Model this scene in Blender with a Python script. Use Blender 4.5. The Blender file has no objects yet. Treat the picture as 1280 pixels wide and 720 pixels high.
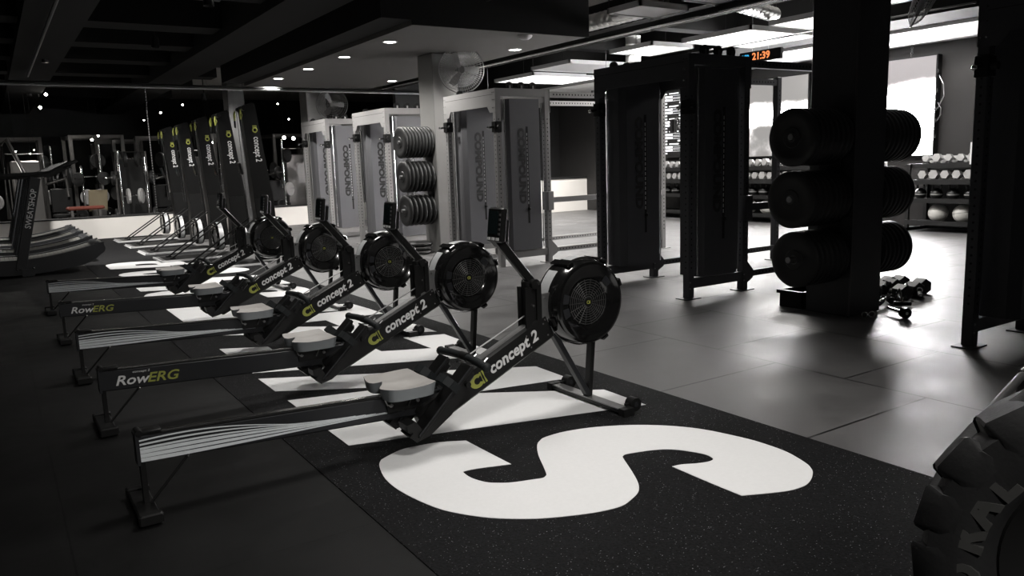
import bpy, bmesh, math, random
from mathutils import Vector, Matrix
random.seed(7)
PI = math.pi
C = bpy.context.scene.collection
sc = bpy.context.scene

# ------------------------------------------------------------------ materials
def new_mat(name):
    m = bpy.data.materials.new(name); m.use_nodes = True
    nt = m.node_tree; b = nt.nodes['Principled BSDF']
    return m, nt, b

def mat(name, col, rough=0.5, metal=0.0, emis=None, es=0.0, noise=0.0, nscale=20.0, bump=0.0, bscale=200.0, coat=0.0, rnoise=0.0, spec=None):
    m, nt, b = new_mat(name)
    col = (col, col, col) if isinstance(col, (int, float)) else col
    b.inputs['Base Color'].default_value = (*col, 1)
    b.inputs['Roughness'].default_value = rough
    b.inputs['Metallic'].default_value = metal
    if coat: b.inputs['Coat Weight'].default_value = coat; b.inputs['Coat Roughness'].default_value = 0.08
    if spec is not None: b.inputs['Specular IOR Level'].default_value = spec
    if emis:
        b.inputs['Emission Color'].default_value = (*emis, 1); b.inputs['Emission Strength'].default_value = es
    tc = nt.nodes.new('ShaderNodeTexCoord')
    if noise or rnoise:
        n = nt.nodes.new('ShaderNodeTexNoise'); n.inputs['Scale'].default_value = nscale; n.inputs['Detail'].default_value = 5
        nt.links.new(tc.outputs['Object'], n.inputs['Vector'])
        if noise:
            r = nt.nodes.new('ShaderNodeMapRange')
            r.inputs['To Min'].default_value = 1 - noise; r.inputs['To Max'].default_value = 1 + noise
            nt.links.new(n.outputs['Fac'], r.inputs['Value'])
            mx = nt.nodes.new('ShaderNodeVectorMath'); mx.operation = 'SCALE'; mx.inputs[0].default_value = col
            nt.links.new(r.outputs[0], mx.inputs['Scale']); nt.links.new(mx.outputs[0], b.inputs['Base Color'])
        if rnoise:
            r2 = nt.nodes.new('ShaderNodeMapRange')
            r2.inputs['To Min'].default_value = rough - rnoise; r2.inputs['To Max'].default_value = rough + rnoise
            nt.links.new(n.outputs['Fac'], r2.inputs['Value']); nt.links.new(r2.outputs[0], b.inputs['Roughness'])
    if bump:
        n = nt.nodes.new('ShaderNodeTexNoise'); n.inputs['Scale'].default_value = bscale; n.inputs['Detail'].default_value = 3
        nt.links.new(tc.outputs['Object'], n.inputs['Vector'])
        bp = nt.nodes.new('ShaderNodeBump'); bp.inputs['Strength'].default_value = bump; bp.inputs['Distance'].default_value = 0.002
        nt.links.new(n.outputs['Fac'], bp.inputs['Height']); nt.links.new(bp.outputs[0], b.inputs['Normal'])
    return m

def tile_mat(name, col, rough, bw, bh, off, uoff, voff, mortar=0.006, gap=0.25, rn=0.1, sc_n=2.0):
    """rubber tiles laid in running bond along Y; the mortar lines are the seams"""
    m, nt, b = new_mat(name); L = nt.links.new
    tc = nt.nodes.new('ShaderNodeTexCoord'); sp = nt.nodes.new('ShaderNodeSeparateXYZ'); L(tc.outputs['Object'], sp.inputs[0])
    a1 = nt.nodes.new('ShaderNodeMath'); a1.operation = 'ADD'; a1.inputs[1].default_value = uoff; L(sp.outputs['Y'], a1.inputs[0])
    a2 = nt.nodes.new('ShaderNodeMath'); a2.operation = 'ADD'; a2.inputs[1].default_value = voff; L(sp.outputs['X'], a2.inputs[0])
    cb = nt.nodes.new('ShaderNodeCombineXYZ'); L(a1.outputs[0], cb.inputs['X']); L(a2.outputs[0], cb.inputs['Y'])
    br = nt.nodes.new('ShaderNodeTexBrick'); L(cb.outputs[0], br.inputs['Vector'])
    br.offset = off; br.inputs['Scale'].default_value = 1; br.inputs['Brick Width'].default_value = bw; br.inputs['Row Height'].default_value = bh
    br.inputs['Mortar Size'].default_value = mortar; br.inputs['Mortar Smooth'].default_value = 0.1; br.inputs['Bias'].default_value = 0
    br.inputs['Color1'].default_value = (1, 1, 1, 1); br.inputs['Color2'].default_value = (.86, .86, .86, 1); br.inputs['Mortar'].default_value = (gap, gap, gap, 1)
    n = nt.nodes.new('ShaderNodeTexNoise'); n.inputs['Scale'].default_value = sc_n; n.inputs['Detail'].default_value = 8; n.inputs['Roughness'].default_value = .65
    L(tc.outputs['Object'], n.inputs['Vector'])
    r = nt.nodes.new('ShaderNodeMapRange'); r.inputs['From Min'].default_value = .3; r.inputs['From Max'].default_value = .7
    r.inputs['To Min'].default_value = .70; r.inputs['To Max'].default_value = 1.28; L(n.outputs['Fac'], r.inputs['Value'])
    s1 = nt.nodes.new('ShaderNodeVectorMath'); s1.operation = 'SCALE'; L(br.outputs['Color'], s1.inputs[0]); L(r.outputs[0], s1.inputs['Scale'])
    s2 = nt.nodes.new('ShaderNodeVectorMath'); s2.operation = 'MULTIPLY'; s2.inputs[1].default_value = col; L(s1.outputs[0], s2.inputs[0])
    L(s2.outputs[0], b.inputs['Base Color'])
    r2 = nt.nodes.new('ShaderNodeMapRange'); r2.inputs['From Min'].default_value = .3; r2.inputs['From Max'].default_value = .7
    r2.inputs['To Min'].default_value = rough - rn; r2.inputs['To Max'].default_value = rough + rn; L(n.outputs['Fac'], r2.inputs['Value']); L(r2.outputs[0], b.inputs['Roughness'])
    nf = nt.nodes.new('ShaderNodeTexNoise'); nf.inputs['Scale'].default_value = 260; L(tc.outputs['Object'], nf.inputs['Vector'])
    bp = nt.nodes.new('ShaderNodeBump'); bp.inputs['Strength'].default_value = .35; bp.inputs['Distance'].default_value = .002
    ad = nt.nodes.new('ShaderNodeMath'); ad.operation = 'MULTIPLY_ADD'; ad.inputs[1].default_value = -1.5; L(br.outputs['Fac'], ad.inputs[0]); L(nf.outputs['Fac'], ad.inputs[2])
    L(ad.outputs[0], bp.inputs['Height']); L(bp.outputs[0], b.inputs['Normal'])
    return m

def fleck_mat(name, base, fleck, scale, thr, rough=.85):
    m, nt, b = new_mat(name); L = nt.links.new
    tc = nt.nodes.new('ShaderNodeTexCoord')
    v = nt.nodes.new('ShaderNodeTexVoronoi'); v.inputs['Scale'].default_value = scale; L(tc.outputs['Object'], v.inputs['Vector'])
    w = nt.nodes.new('ShaderNodeSeparateColor'); L(v.outputs['Color'], w.inputs[0])
    lt = nt.nodes.new('ShaderNodeMath'); lt.operation = 'LESS_THAN'; lt.inputs[1].default_value = .3; L(v.outputs['Distance'], lt.inputs[0])
    gt = nt.nodes.new('ShaderNodeMath'); gt.operation = 'GREATER_THAN'; gt.inputs[1].default_value = thr; L(w.outputs[0], gt.inputs[0])
    ml = nt.nodes.new('ShaderNodeMath'); ml.operation = 'MULTIPLY'; L(lt.outputs[0], ml.inputs[0]); L(gt.outputs[0], ml.inputs[1])
    m2 = nt.nodes.new('ShaderNodeMath'); m2.operation = 'MULTIPLY'; L(ml.outputs[0], m2.inputs[0]); L(w.outputs[1], m2.inputs[1])
    mx = nt.nodes.new('ShaderNodeMixRGB'); mx.inputs[1].default_value = (*base, 1); mx.inputs[2].default_value = (*fleck, 1); L(m2.outputs[0], mx.inputs[0])
    n = nt.nodes.new('ShaderNodeTexNoise'); n.inputs['Scale'].default_value = 120; n.inputs['Detail'].default_value = 3; L(tc.outputs['Object'], n.inputs['Vector'])
    r = nt.nodes.new('ShaderNodeMapRange'); r.inputs['From Min'].default_value = .35; r.inputs['From Max'].default_value = .65; r.inputs['To Min'].default_value = .55; r.inputs['To Max'].default_value = 1.5
    L(n.outputs['Fac'], r.inputs['Value'])
    s = nt.nodes.new('ShaderNodeVectorMath'); s.operation = 'SCALE'; L(mx.outputs[0], s.inputs[0]); L(r.outputs[0], s.inputs['Scale']); L(s.outputs[0], b.inputs['Base Color'])
    b.inputs['Roughness'].default_value = rough; b.inputs['Specular IOR Level'].default_value = .3
    bp = nt.nodes.new('ShaderNodeBump'); bp.inputs['Strength'].default_value = .6; bp.inputs['Distance'].default_value = .003; L(n.outputs['Fac'], bp.inputs['Height']); L(bp.outputs[0], b.inputs['Normal'])
    return m

def screen_mat(name, lo, hi, strength, scale, split, seed, band=None):
    """picture on a lit video wall: pale grey-pink haze above, burnt-out white clouds below"""
    m, nt, b = new_mat(name); L = nt.links.new
    def math_(op, a, b_, c_=None):
        n_ = nt.nodes.new('ShaderNodeMath'); n_.operation = op
        for i_, v_ in enumerate((a, b_, c_)):
            if v_ is None: continue
            if isinstance(v_, (int, float)): n_.inputs[i_].default_value = v_
            else: L(v_, n_.inputs[i_])
        return n_.outputs[0]
    tc = nt.nodes.new('ShaderNodeTexCoord'); sp = nt.nodes.new('ShaderNodeSeparateXYZ'); L(tc.outputs['Object'], sp.inputs[0])
    n = nt.nodes.new('ShaderNodeTexNoise'); n.inputs['Scale'].default_value = scale; n.inputs['Detail'].default_value = 5; n.noise_dimensions = '4D'; n.inputs['W'].default_value = seed
    L(tc.outputs['Object'], n.inputs['Vector'])
    h = nt.nodes.new('ShaderNodeMapRange'); h.inputs['From Min'].default_value = split + .22; h.inputs['From Max'].default_value = split - .12; L(sp.outputs['Z'], h.inputs['Value'])
    if band:
        g = nt.nodes.new('ShaderNodeMapRange'); g.inputs['From Min'].default_value = band - .25; g.inputs['From Max'].default_value = band; L(sp.outputs['Z'], g.inputs['Value'])
        hh = math_('MULTIPLY', h.outputs[0], math_('MULTIPLY_ADD', g.outputs[0], .78, .22))
    else: hh = h.outputs[0]
    nn = math_('MULTIPLY_ADD', n.outputs['Fac'], 2.4, -.72)
    f = math_('MULTIPLY_ADD', hh, .72, math_('MULTIPLY', math_('MULTIPLY_ADD', hh, .8, .2), nn))
    r = nt.nodes.new('ShaderNodeMapRange'); r.inputs['From Min'].default_value = .25; r.inputs['From Max'].default_value = 1.25; L(f, r.inputs['Value'])
    mx = nt.nodes.new('ShaderNodeMixRGB'); mx.inputs[1].default_value = (*lo, 1); mx.inputs[2].default_value = (*hi, 1); L(r.outputs[0], mx.inputs[0])
    st = math_('MULTIPLY_ADD', math_('POWER', r.outputs[0], 2.2), strength - .75, .75)
    b.inputs['Base Color'].default_value = (.02, .02, .02, 1)
    L(mx.outputs[0], b.inputs['Emission Color']); L(st, b.inputs['Emission Strength'])
    return m

M = {}
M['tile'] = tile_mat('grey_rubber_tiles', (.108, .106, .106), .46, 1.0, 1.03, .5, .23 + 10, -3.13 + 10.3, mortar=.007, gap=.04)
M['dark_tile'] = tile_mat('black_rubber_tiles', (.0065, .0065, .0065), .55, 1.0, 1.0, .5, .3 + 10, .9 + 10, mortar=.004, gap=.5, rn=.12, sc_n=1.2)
M['mat'] = fleck_mat('flecked_black_rubber', (.0068, .0068, .0072), (.26, .26, .28), 170, .90)
M['letter'] = mat('white_mat_rubber', .78, .75, noise=.04, nscale=60, bump=.3, bscale=300)
M['line'] = mat('white_line_rubber', .62, .75, noise=.05, nscale=60)
M['ceil'] = mat('dark_ceiling_paint', (.36, .35, .33), .9, noise=.15, nscale=3)
M['beam'] = mat('black_beam_paint', .006, .8, noise=.2, nscale=5)
M['soffit'] = mat('grey_soffit_paint', (.075, .072, .067), .75, noise=.05, nscale=2)
M['white_soffit'] = mat('white_soffit_paint', .8, .8, noise=.03, nscale=3)
M['wall_dark'] = mat('charcoal_wall_paint', (.022, .021, .0205), .6, noise=.15, nscale=2, bump=.1, bscale=40)
M['wall_black'] = mat('black_wall_paint', .008, .7, noise=.2, nscale=2)
M['plinth'] = mat('white_plinth_paint', (.80, .77, .73), .7, noise=.05, nscale=1.5)
M['col_grey'] = mat('grey_pillar_paint', (.15, .148, .143), .45, noise=.1, nscale=4)
M['col_dark'] = mat('dark_pillar_paint', .045, .5, noise=.1, nscale=4)
M['col_black'] = mat('black_pillar_cladding', (.034, .0345, .037), .42, noise=.15, nscale=4)
M['edge_metal'] = mat('dark_edge_metal', .10, .35, .8)
M['blk'] = mat('satin_black_plastic', .010, .42, noise=.1, nscale=30)
M['blk_gloss'] = mat('gloss_black_plastic', .006, .16, coat=.6)
M['blk_metal'] = mat('black_powder_coat', .013, .34, .2, bump=.15, bscale=500)
M['rail_grey'] = mat('dark_anodised_rail', (.030, .031, .034), .38, .3)
M['steel'] = mat('brushed_steel', .62, .22, 1.0, rnoise=.06, nscale=60)
M['dull_steel'] = mat('dull_zinc_steel', .30, .42, .9, noise=.15, nscale=40)
M['chrome'] = mat('polished_chrome', .85, .08, 1.0)
M['silver_mesh'] = mat('silver_perforated_band', (.62, .63, .64), .45, .4, noise=.3, nscale=400)
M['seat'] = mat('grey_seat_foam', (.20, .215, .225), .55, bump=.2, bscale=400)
M['seat_top'] = mat('pale_grey_seat_top', (.36, .345, .33), .55, noise=.14, nscale=12, bump=.2, bscale=400)  # seat top is paler than the seat sides, slightly mottled
M['yellow'] = mat('yellow_green_print', (.34, .36, .07), .5)
M['white_print'] = mat('white_print', .72, .5)
M['swoosh'] = mat('silver_white_print', (.78, .82, .84), .35, noise=.12, nscale=30)
M['lcd'] = mat('dark_lcd_glass', (.010, .016, .017), .12)
M['ski_blk'] = mat('deep_black_panel', .0045, .45)
M['grip'] = mat('black_grip_rubber', (.012, .014, .015), .6)
M['paint_blk'] = mat('charcoal_rig_paint', (.052, .053, .058), .42, .1, noise=.08, nscale=8)
M['paint_gry'] = mat('silver_grey_rig_paint', (.27, .265, .262), .40, .25, noise=.06, nscale=8)
M['shroud_gry'] = mat('grey_shroud_sheet', (.125, .125, .132), .38, .2, noise=.06, nscale=6)
M['hole'] = mat('dark_hole', .002, .9)
M['blk_print'] = mat('black_print', .004, .5)
M['plate'] = mat('black_bumper_rubber', .012, .5, noise=.2, nscale=20, bump=.2, bscale=200)
M['plate_dark'] = mat('matt_bumper_rubber', .008, .62, noise=.2, nscale=20)
M['db'] = mat('pale_urethane', (.34, .335, .33), .45, noise=.08, nscale=20)
M['db_dark'] = mat('black_urethane', .012, .35)
M['rack'] = mat('black_rack_steel', .012, .5)
M['ball'] = mat('pale_grey_ball_leather', (.55, .54, .51), .6, noise=.1, nscale=15)
M['rubber_belt'] = mat('treadmill_slat_rubber', (.10, .098, .088), .5, noise=.12, nscale=20)
M['tread_frame'] = mat('treadmill_charcoal_plastic', (.022, .023, .025), .4)
M['tyre'] = mat('tyre_rubber', (.019, .019, .0195), .62, noise=.25, nscale=15, bump=.4, bscale=90)
M['tyre_word'] = mat('worn_tyre_lettering', (.055, .055, .053), .6, noise=.2, nscale=30)
M['red_pad'] = mat('dull_red_vinyl', (.16, .035, .02), .5)
M['tan_pad'] = mat('tan_board', (.20, .17, .11), .6)
M['far_metal'] = mat('far_machine_steel', (.15, .145, .14), .35, .7)
M['wire_grey'] = mat('dark_wire_grille', (.09, .09, .09), .4, .6)
M['duct'] = mat('silver_duct_foil', (.65, .65, .64), .28, .9, bump=.8, bscale=25)
M['panel_white'] = mat('white_ceiling_panel', .5, .7)
M['panel_lit'] = mat('lit_ceiling_panel', .8, .6, emis=(1, .985, .97), es=1.6)
M['bulb'] = mat('warm_bulb_glass', .9, .3, emis=(1, .95, .86), es=26)
M['bulb_big'] = mat('bright_bulb_glass', .9, .3, emis=(1, .96, .9), es=40)
M['exit_green'] = mat('exit_sign_green', (.1, .5, .3), .5, emis=(.15, .8, .45), es=.8)
M['exit_white'] = mat('exit_sign_white', .8, .5, emis=(.9, 1, .95), es=1.2)
M['led_orange'] = mat('orange_led', (.3, .1, .03), .5, emis=(1, .30, .10), es=1.2)
M['led_blue'] = mat('blue_led', (.02, .15, .3), .5, emis=(.04, .42, .80), es=1.1)
M['board_blk'] = mat('black_timetable_board', .010, .4)
M['board_text'] = mat('lit_timetable_rows', .8, .5, emis=(.95, .97, 1), es=1.0)
M['paper'] = mat('white_paper', .75, .7)
M['screenA'] = screen_mat('pale_video_picture', (.42, .40, .385), (1, .99, .99), 80, 2.2, 2.24, 2.0, 2.1)
M['screenB'] = screen_mat('bright_video_picture', (.55, .50, .505), (1, .985, .995), 120, 1.7, 2.36, 5.3)

for kk, sv in (('blk', .22), ('blk_metal', .28), ('rail_grey', .3), ('ski_blk', .2), ('tyre', .22), ('tyre_word', .25), ('paint_blk', .35), ('dark_tile', .22), ('mat', .12), ('beam', .2), ('wall_dark', .25), ('rack', .25), ('tread_frame', .3), ('grip', .25), ('plate', .4), ('blk_gloss', .4)):
    M[kk].node_tree.nodes['Principled BSDF'].inputs['Specular IOR Level'].default_value = sv
# ------------------------------------------------------------------ mesh tools
def lookrot(d):
    d = Vector(d).normalized()
    return d.to_track_quat('Z', 'Y').to_matrix()

class MB:
    def __init__(s): s.bm = bmesh.new(); s.mi = 0; s.mats = []
    def m(s, key):
        mm = M[key]
        if mm not in s.mats: s.mats.append(mm)
        s.mi = s.mats.index(mm); return s
    def _fin(s, n0):
        s.bm.faces.ensure_lookup_table()
        for f in list(s.bm.faces)[n0:]: f.material_index = s.mi
    def face(s, vs):
        f = s.bm.faces.new(vs); f.material_index = s.mi; return f
    def box(s, x0, x1, y0, y1, z0, z1, rot=None, bev=0.0):
        c = Vector(((x0+x1)/2, (y0+y1)/2, (z0+z1)/2)); h = (abs(x1-x0)/2, abs(y1-y0)/2, abs(z1-z0)/2)
        rings = []
        b = min(bev, min(h)*.9)
        if b > 0:
            prof = [(-h[2], b), (-h[2]+b, 0), (h[2]-b, 0), (h[2], b)]
        else: prof = [(-h[2], 0), (h[2], 0)]
        for z, ins in prof:
            hx, hy = h[0]-ins, h[1]-ins
            if b > 0: pts = [(-hx+b, -hy), (hx-b, -hy), (hx, -hy+b), (hx, hy-b), (hx-b, hy), (-hx+b, hy), (-hx, hy-b), (-hx, -hy+b)]
            else: pts = [(-hx, -hy), (hx, -hy), (hx, hy), (-hx, hy)]
            ring = []
            for px, py in pts:
                v = Vector((px, py, z))
                if rot is not None: v = rot @ v
                ring.append(s.bm.verts.new(c + v))
            rings.append(ring)
        n = len(rings[0])
        for a, c2 in zip(rings, rings[1:]):
            for i in range(n): s.face((a[i], a[(i+1) % n], c2[(i+1) % n], c2[i]))
        s.face(list(reversed(rings[0]))); s.face(rings[-1])
        return s
    def bar(s, p0, p1, w, h, up=(0, 0, 1), bev=0.0):
        """box beam between two points, w across, h along 'up'"""
        p0, p1 = Vector(p0), Vector(p1); d = p1-p0; L = d.length; d.normalize()
        u = Vector(up); sx = d.cross(u)
        if sx.length < 1e-5: sx = d.cross(Vector((0, 1, 0)))
        sx.normalize(); u = sx.cross(d)
        R = Matrix((d, sx, u)).transposed(); c = (p0+p1)/2
        n0 = len(s.bm.verts)
        s.box(-L/2, L/2, -w/2, w/2, -h/2, h/2, None, bev)
        s.bm.verts.ensure_lookup_table()
        for v in list(s.bm.verts)[n0:]: v.co = c + R @ v.co
        return s
    def ring(s, c, R, r, seg):
        return [s.bm.verts.new(c + R @ Vector((r*math.cos(2*PI*i/seg), r*math.sin(2*PI*i/seg), 0))) for i in range(seg)]
    def cyl(s, p0, p1, r, seg=16, r2=None, cap=True):
        p0, p1 = Vector(p0), Vector(p1); R = lookrot(p1-p0)
        a = s.ring(p0, R, r, seg); b = s.ring(p1, R, r if r2 is None else r2, seg)
        for i in range(seg): s.face((a[i], a[(i+1) % seg], b[(i+1) % seg], b[i]))
        if cap: s.face(list(reversed(a))); s.face(b)
        return s
    def tube(s, pts, r, seg=8):
        pts = [Vector(p) for p in pts]; prev = None
        for i, p in enumerate(pts):
            d = (pts[min(i+1, len(pts)-1)] - pts[max(i-1, 0)])
            R = lookrot(d); cur = s.ring(p, R, r, seg)
            if prev:
                best = min(range(seg), key=lambda k: (cur[k].co-prev[0].co).length)
                cur = cur[best:]+cur[:best]
                for j in range(seg): s.face((prev[j], prev[(j+1) % seg], cur[(j+1) % seg], cur[j]))
            else: first = cur
            prev = cur
        s.face(list(reversed(first))); s.face(prev)
        return s
    def lathe(s, prof, c, axis, seg=40, a0=0, a1=2*PI):
        """prof: (radius, height along axis)"""
        R = lookrot(axis); c = Vector(c); full = abs(a1-a0-2*PI) < 1e-6
        n = seg if full else seg+1; rows = []
        for r, h in prof:
            if r < 1e-6: rows.append([s.bm.verts.new(c + R @ Vector((0, 0, h)))]); continue
            rows.append([s.bm.verts.new(c + R @ Vector((r*math.cos(a0+(a1-a0)*i/seg), r*math.sin(a0+(a1-a0)*i/seg), h))) for i in range(n)])
        for a, b in zip(rows, rows[1:]):
            for i in range(seg):
                j = (i+1) % n
                if len(a) == 1 and len(b) == 1: continue
                if len(a) == 1: s.face((a[0], b[j], b[i]))
                elif len(b) == 1: s.face((a[i], a[j], b[0]))
                else: s.face((a[i], a[j], b[j], b[i]))
        return s
    def torus(s, c, axis, R_, r, seg=32, ts=8):
        prof = [(R_+r*math.cos(2*PI*i/ts), r*math.sin(2*PI*i/ts)) for i in range(ts+1)]
        return s.lathe(prof, c, axis, seg)
    def prism(s, poly, o, u, v, depth):
        """poly in (u,v) plane at o, extruded by depth along u x v"""
        o, u, v = Vector(o), Vector(u), Vector(v); w = u.cross(v).normalized()
        a = [s.bm.verts.new(o+u*p[0]+v*p[1]) for p in poly]; b = [s.bm.verts.new(o+u*p[0]+v*p[1]+w*depth) for p in poly]
        n = len(poly)
        s.face(list(reversed(a))); s.face(b)
        for i in range(n): s.face((a[i], a[(i+1) % n], b[(i+1) % n], b[i]))
        return s
    def sphere(s, c, r, seg=20, sz=None):
        k = seg//2
        return s.lathe([(r*math.sin(PI*i/k), -(sz or r)*math.cos(PI*i/k)) for i in range(k+1)], c, (0, 0, 1), seg)
    def build(s, name, parent=None, smooth=False, ang=40):
        bmesh.ops.remove_doubles(s.bm, verts=s.bm.verts, dist=1e-6)
        bmesh.ops.recalc_face_normals(s.bm, faces=s.bm.faces)
        me = bpy.data.meshes.new(name); s.bm.to_mesh(me); s.bm.free()
        for m in s.mats: me.materials.append(m)
        if smooth:
            for p in me.polygons: p.use_smooth = True
            try: me.set_sharp_from_angle(angle=math.radians(ang))
            except Exception: pass
        o = bpy.data.objects.new(name, me); C.objects.link(o)
        if parent: o.parent = parent
        return o

def thing(name, label, cat, loc=(0, 0, 0), rz=0, group=None):
    o = bpy.data.objects.new(name, None); C.objects.link(o); o.location = loc; o.rotation_euler = (0, 0, rz)
    o.empty_display_size = .1
    tag(o, label, cat, group); return o
def tag(o, label=None, cat=None, group=None, kind=None):
    if label: o['label'] = label
    if cat: o['category'] = cat
    if group: o['group'] = group
    if kind: o['kind'] = kind
    return o
def struct(o): o['kind'] = 'structure'; return o
def copy_tree(o, parent=None):
    c = o.copy(); C.objects.link(c)
    if parent is not None: c.parent = parent
    for ch in [x for x in ALLCH.get(o.name, [])]: copy_tree(ch, c)
    return c
ALLCH = {}
def index_children():
    ALLCH.clear()
    for x in bpy.data.objects:
        if x.parent: ALLCH.setdefault(x.parent.name, []).append(x)

def text_mesh(name, s, size, origin, u, v, key, depth=.0015, shear=0, parent=None, sx=1.0, align='LEFT', bold=0.0):
    cu = bpy.data.curves.new(name, 'FONT'); cu.body = s; cu.size = size; cu.extrude = depth/2; cu.shear = shear; cu.align_x = align
    cu.offset = bold; cu.resolution_u = 3
    t = bpy.data.objects.new(name, cu); C.objects.link(t)
    dg = bpy.context.evaluated_depsgraph_get(); me = bpy.data.meshes.new_from_object(t.evaluated_get(dg))
    bpy.data.objects.remove(t); me.materials.clear(); me.materials.append(M[key])
    u = Vector(u).normalized(); v = Vector(v).normalized(); w = u.cross(v)
    R = Matrix((u*sx, v, w)).transposed().to_4x4(); me.transform(Matrix.Translation(origin) @ R)
    o = bpy.data.objects.new(name, me); C.objects.link(o)
    if parent: o.parent = parent
    return o

def shape2d(name, loops, key, z, depth, parent=None):
    cu = bpy.data.curves.new(name, 'CURVE'); cu.dimensions = '2D'; cu.fill_mode = 'BOTH'; cu.extrude = depth/2
    for lp in loops:
        sp = cu.splines.new('POLY'); sp.points.add(len(lp)-1)
        for p, q in zip(sp.points, lp): p.co = (q[0], q[1], 0, 1)
        sp.use_cyclic_u = True
    t = bpy.data.objects.new(name, cu); C.objects.link(t)
    dg = bpy.context.evaluated_depsgraph_get(); me = bpy.data.meshes.new_from_object(t.evaluated_get(dg))
    bpy.data.objects.remove(t); me.materials.clear(); me.materials.append(M[key]); me.transform(Matrix.Translation((0, 0, z)))
    o = bpy.data.objects.new(name, me); C.objects.link(o)
    if parent: o.parent = parent
    return o

# ------------------------------------------------------------------ camera
H = 1.35
yaw, pit, rol = [math.radians(a) for a in (33.0384, 9.04298, -1.93453)]; F = 987.37
fw = Vector((math.sin(yaw)*math.cos(pit), math.cos(yaw)*math.cos(pit), -math.sin(pit)))
r0 = Vector((math.cos(yaw), -math.sin(yaw), 0)); u0 = r0.cross(fw)
rt = math.cos(rol)*r0+math.sin(rol)*u0; up = -math.sin(rol)*r0+math.cos(rol)*u0
cam_d = bpy.data.cameras.new('camera'); cam = bpy.data.objects.new('camera', cam_d); C.objects.link(cam)
mw = Matrix((rt, up, -fw)).transposed().to_4x4(); mw.translation = (0, 0, H); cam.matrix_world = mw
cam_d.sensor_width = 36; cam_d.lens = 36*F/1280; cam_d.clip_start = .05; cam_d.clip_end = 100
sc.camera = cam

# ------------------------------------------------------------------ the room
ZC = 3.75
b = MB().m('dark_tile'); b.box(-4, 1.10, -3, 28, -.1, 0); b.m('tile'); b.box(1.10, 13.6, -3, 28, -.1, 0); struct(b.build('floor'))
b = MB().m('ceil'); b.box(-4, 13.6, -3, 28, ZC, ZC+.1); struct(b.build('ceiling'))
b = MB().m('wall_dark'); b.box(13.6, 13.75, -3, 17.2, 0, ZC); b.box(13.6, 13.75, 17.2, 28, 0, ZC); struct(b.build('wall_right'))
b = MB().m('wall_black'); b.box(-4.15, -4, -3, 28, 0, ZC); struct(b.build('wall_left'))
b = MB().m('wall_black'); b.box(-4, 13.6, 28, 28.15, 0, ZC); struct(b.build('wall_back'))
b = MB().m('wall_black'); b.box(-4, 13.6, -3.15, -3, 0, ZC); struct(b.build('wall_front'))
b = MB().m('wall_black'); b.box(8.6, 13.6, 18.2, 18.35, 0, ZC); struct(b.build('partition'))
# long beams (along Y) and cross beams (along X)
k = 1
def beam(x0, x1, y0, y1, z0, z1, key='beam'):
    global k
    o = struct(MB().m(key).box(x0, x1, y0, y1, z0, z1).build('trim_%d' % k)); k += 1; return o
beam(3.05, 3.75, -3, 28, 3.25, ZC)
beam(.55, 1.25, -3, 28, 3.25, ZC)
beam(8.3, 8.75, -3, 18, 3.35, ZC)
beam(11.0, 11.9, -3, 18, 3.15, ZC)  # black box added to hide the lit slab and keep this strip dark
for y in (9.6, 12.1, 14.0, 16.0, 18.2, 20.6, 23.2): beam(-4, 4.4, y, y+.55, 3.38, ZC)
for y in (5.0, 7.2): beam(-4, 8.3, y, y+.5, 3.38, ZC)
for y in (3.2, 6.0, 9.6, 12.0): beam(8.75, 11.55, y, y+.3, 3.4, ZC)
# lowered soffits
b = MB().m('soffit'); b.box(4.42, 7.05, 8.75, 16.2, 3.0, ZC); b.m('beam').box(4.40, 7.07, 8.73, 8.75, 2.995, ZC); struct(b.build('ceiling_soffit'))
b = MB().m('white_soffit'); b.box(11.9, 13.6, -3, 18.2, 3.1, 3.2); struct(b.build('ceiling_soffit'))
beam(4.0, 4.40, 8.73, 16.2, 3.05, ZC)
# plinths
b = MB().m('plinth'); b.box(-4, 8.6, 19.3, 19.75, 0, .45); b.m('wall_black').box(-4, 8.6, 19.29, 19.77, .45, .475); struct(b.build('trim_plinth'))
b = MB().m('plinth'); b.box(8.6, 13.6, 17.0, 18.2, 0, .86); b.m('wall_black').box(8.6, 13.6, 16.98, 18.2, .86, .90); struct(b.build('trim_plinth'))
# pillars
def pillar(x0, x1, y0, y1, key, ez):
    b = MB().m(key); b.box(x0, x1, y0, y1, 0, ez, bev=.01)
    if key == 'col_black':
        b.m('edge_metal'); b.box(x0-.004, x0+.010, y0-.004, y0+.010, 0, ez)
    return struct(b.build('pillar', smooth=False))
pillar(5.77, 6.20, 3.82, 4.24, 'col_black', ZC)
pillar(5.72, 6.15, 10.78, 11.25, 'col_grey', 3.0)
pillar(6.10, 6.55, 17.5, 17.95, 'col_grey', ZC)
pillar(4.68, 5.05, 18.6, 19.0, 'col_dark', ZC)

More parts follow.
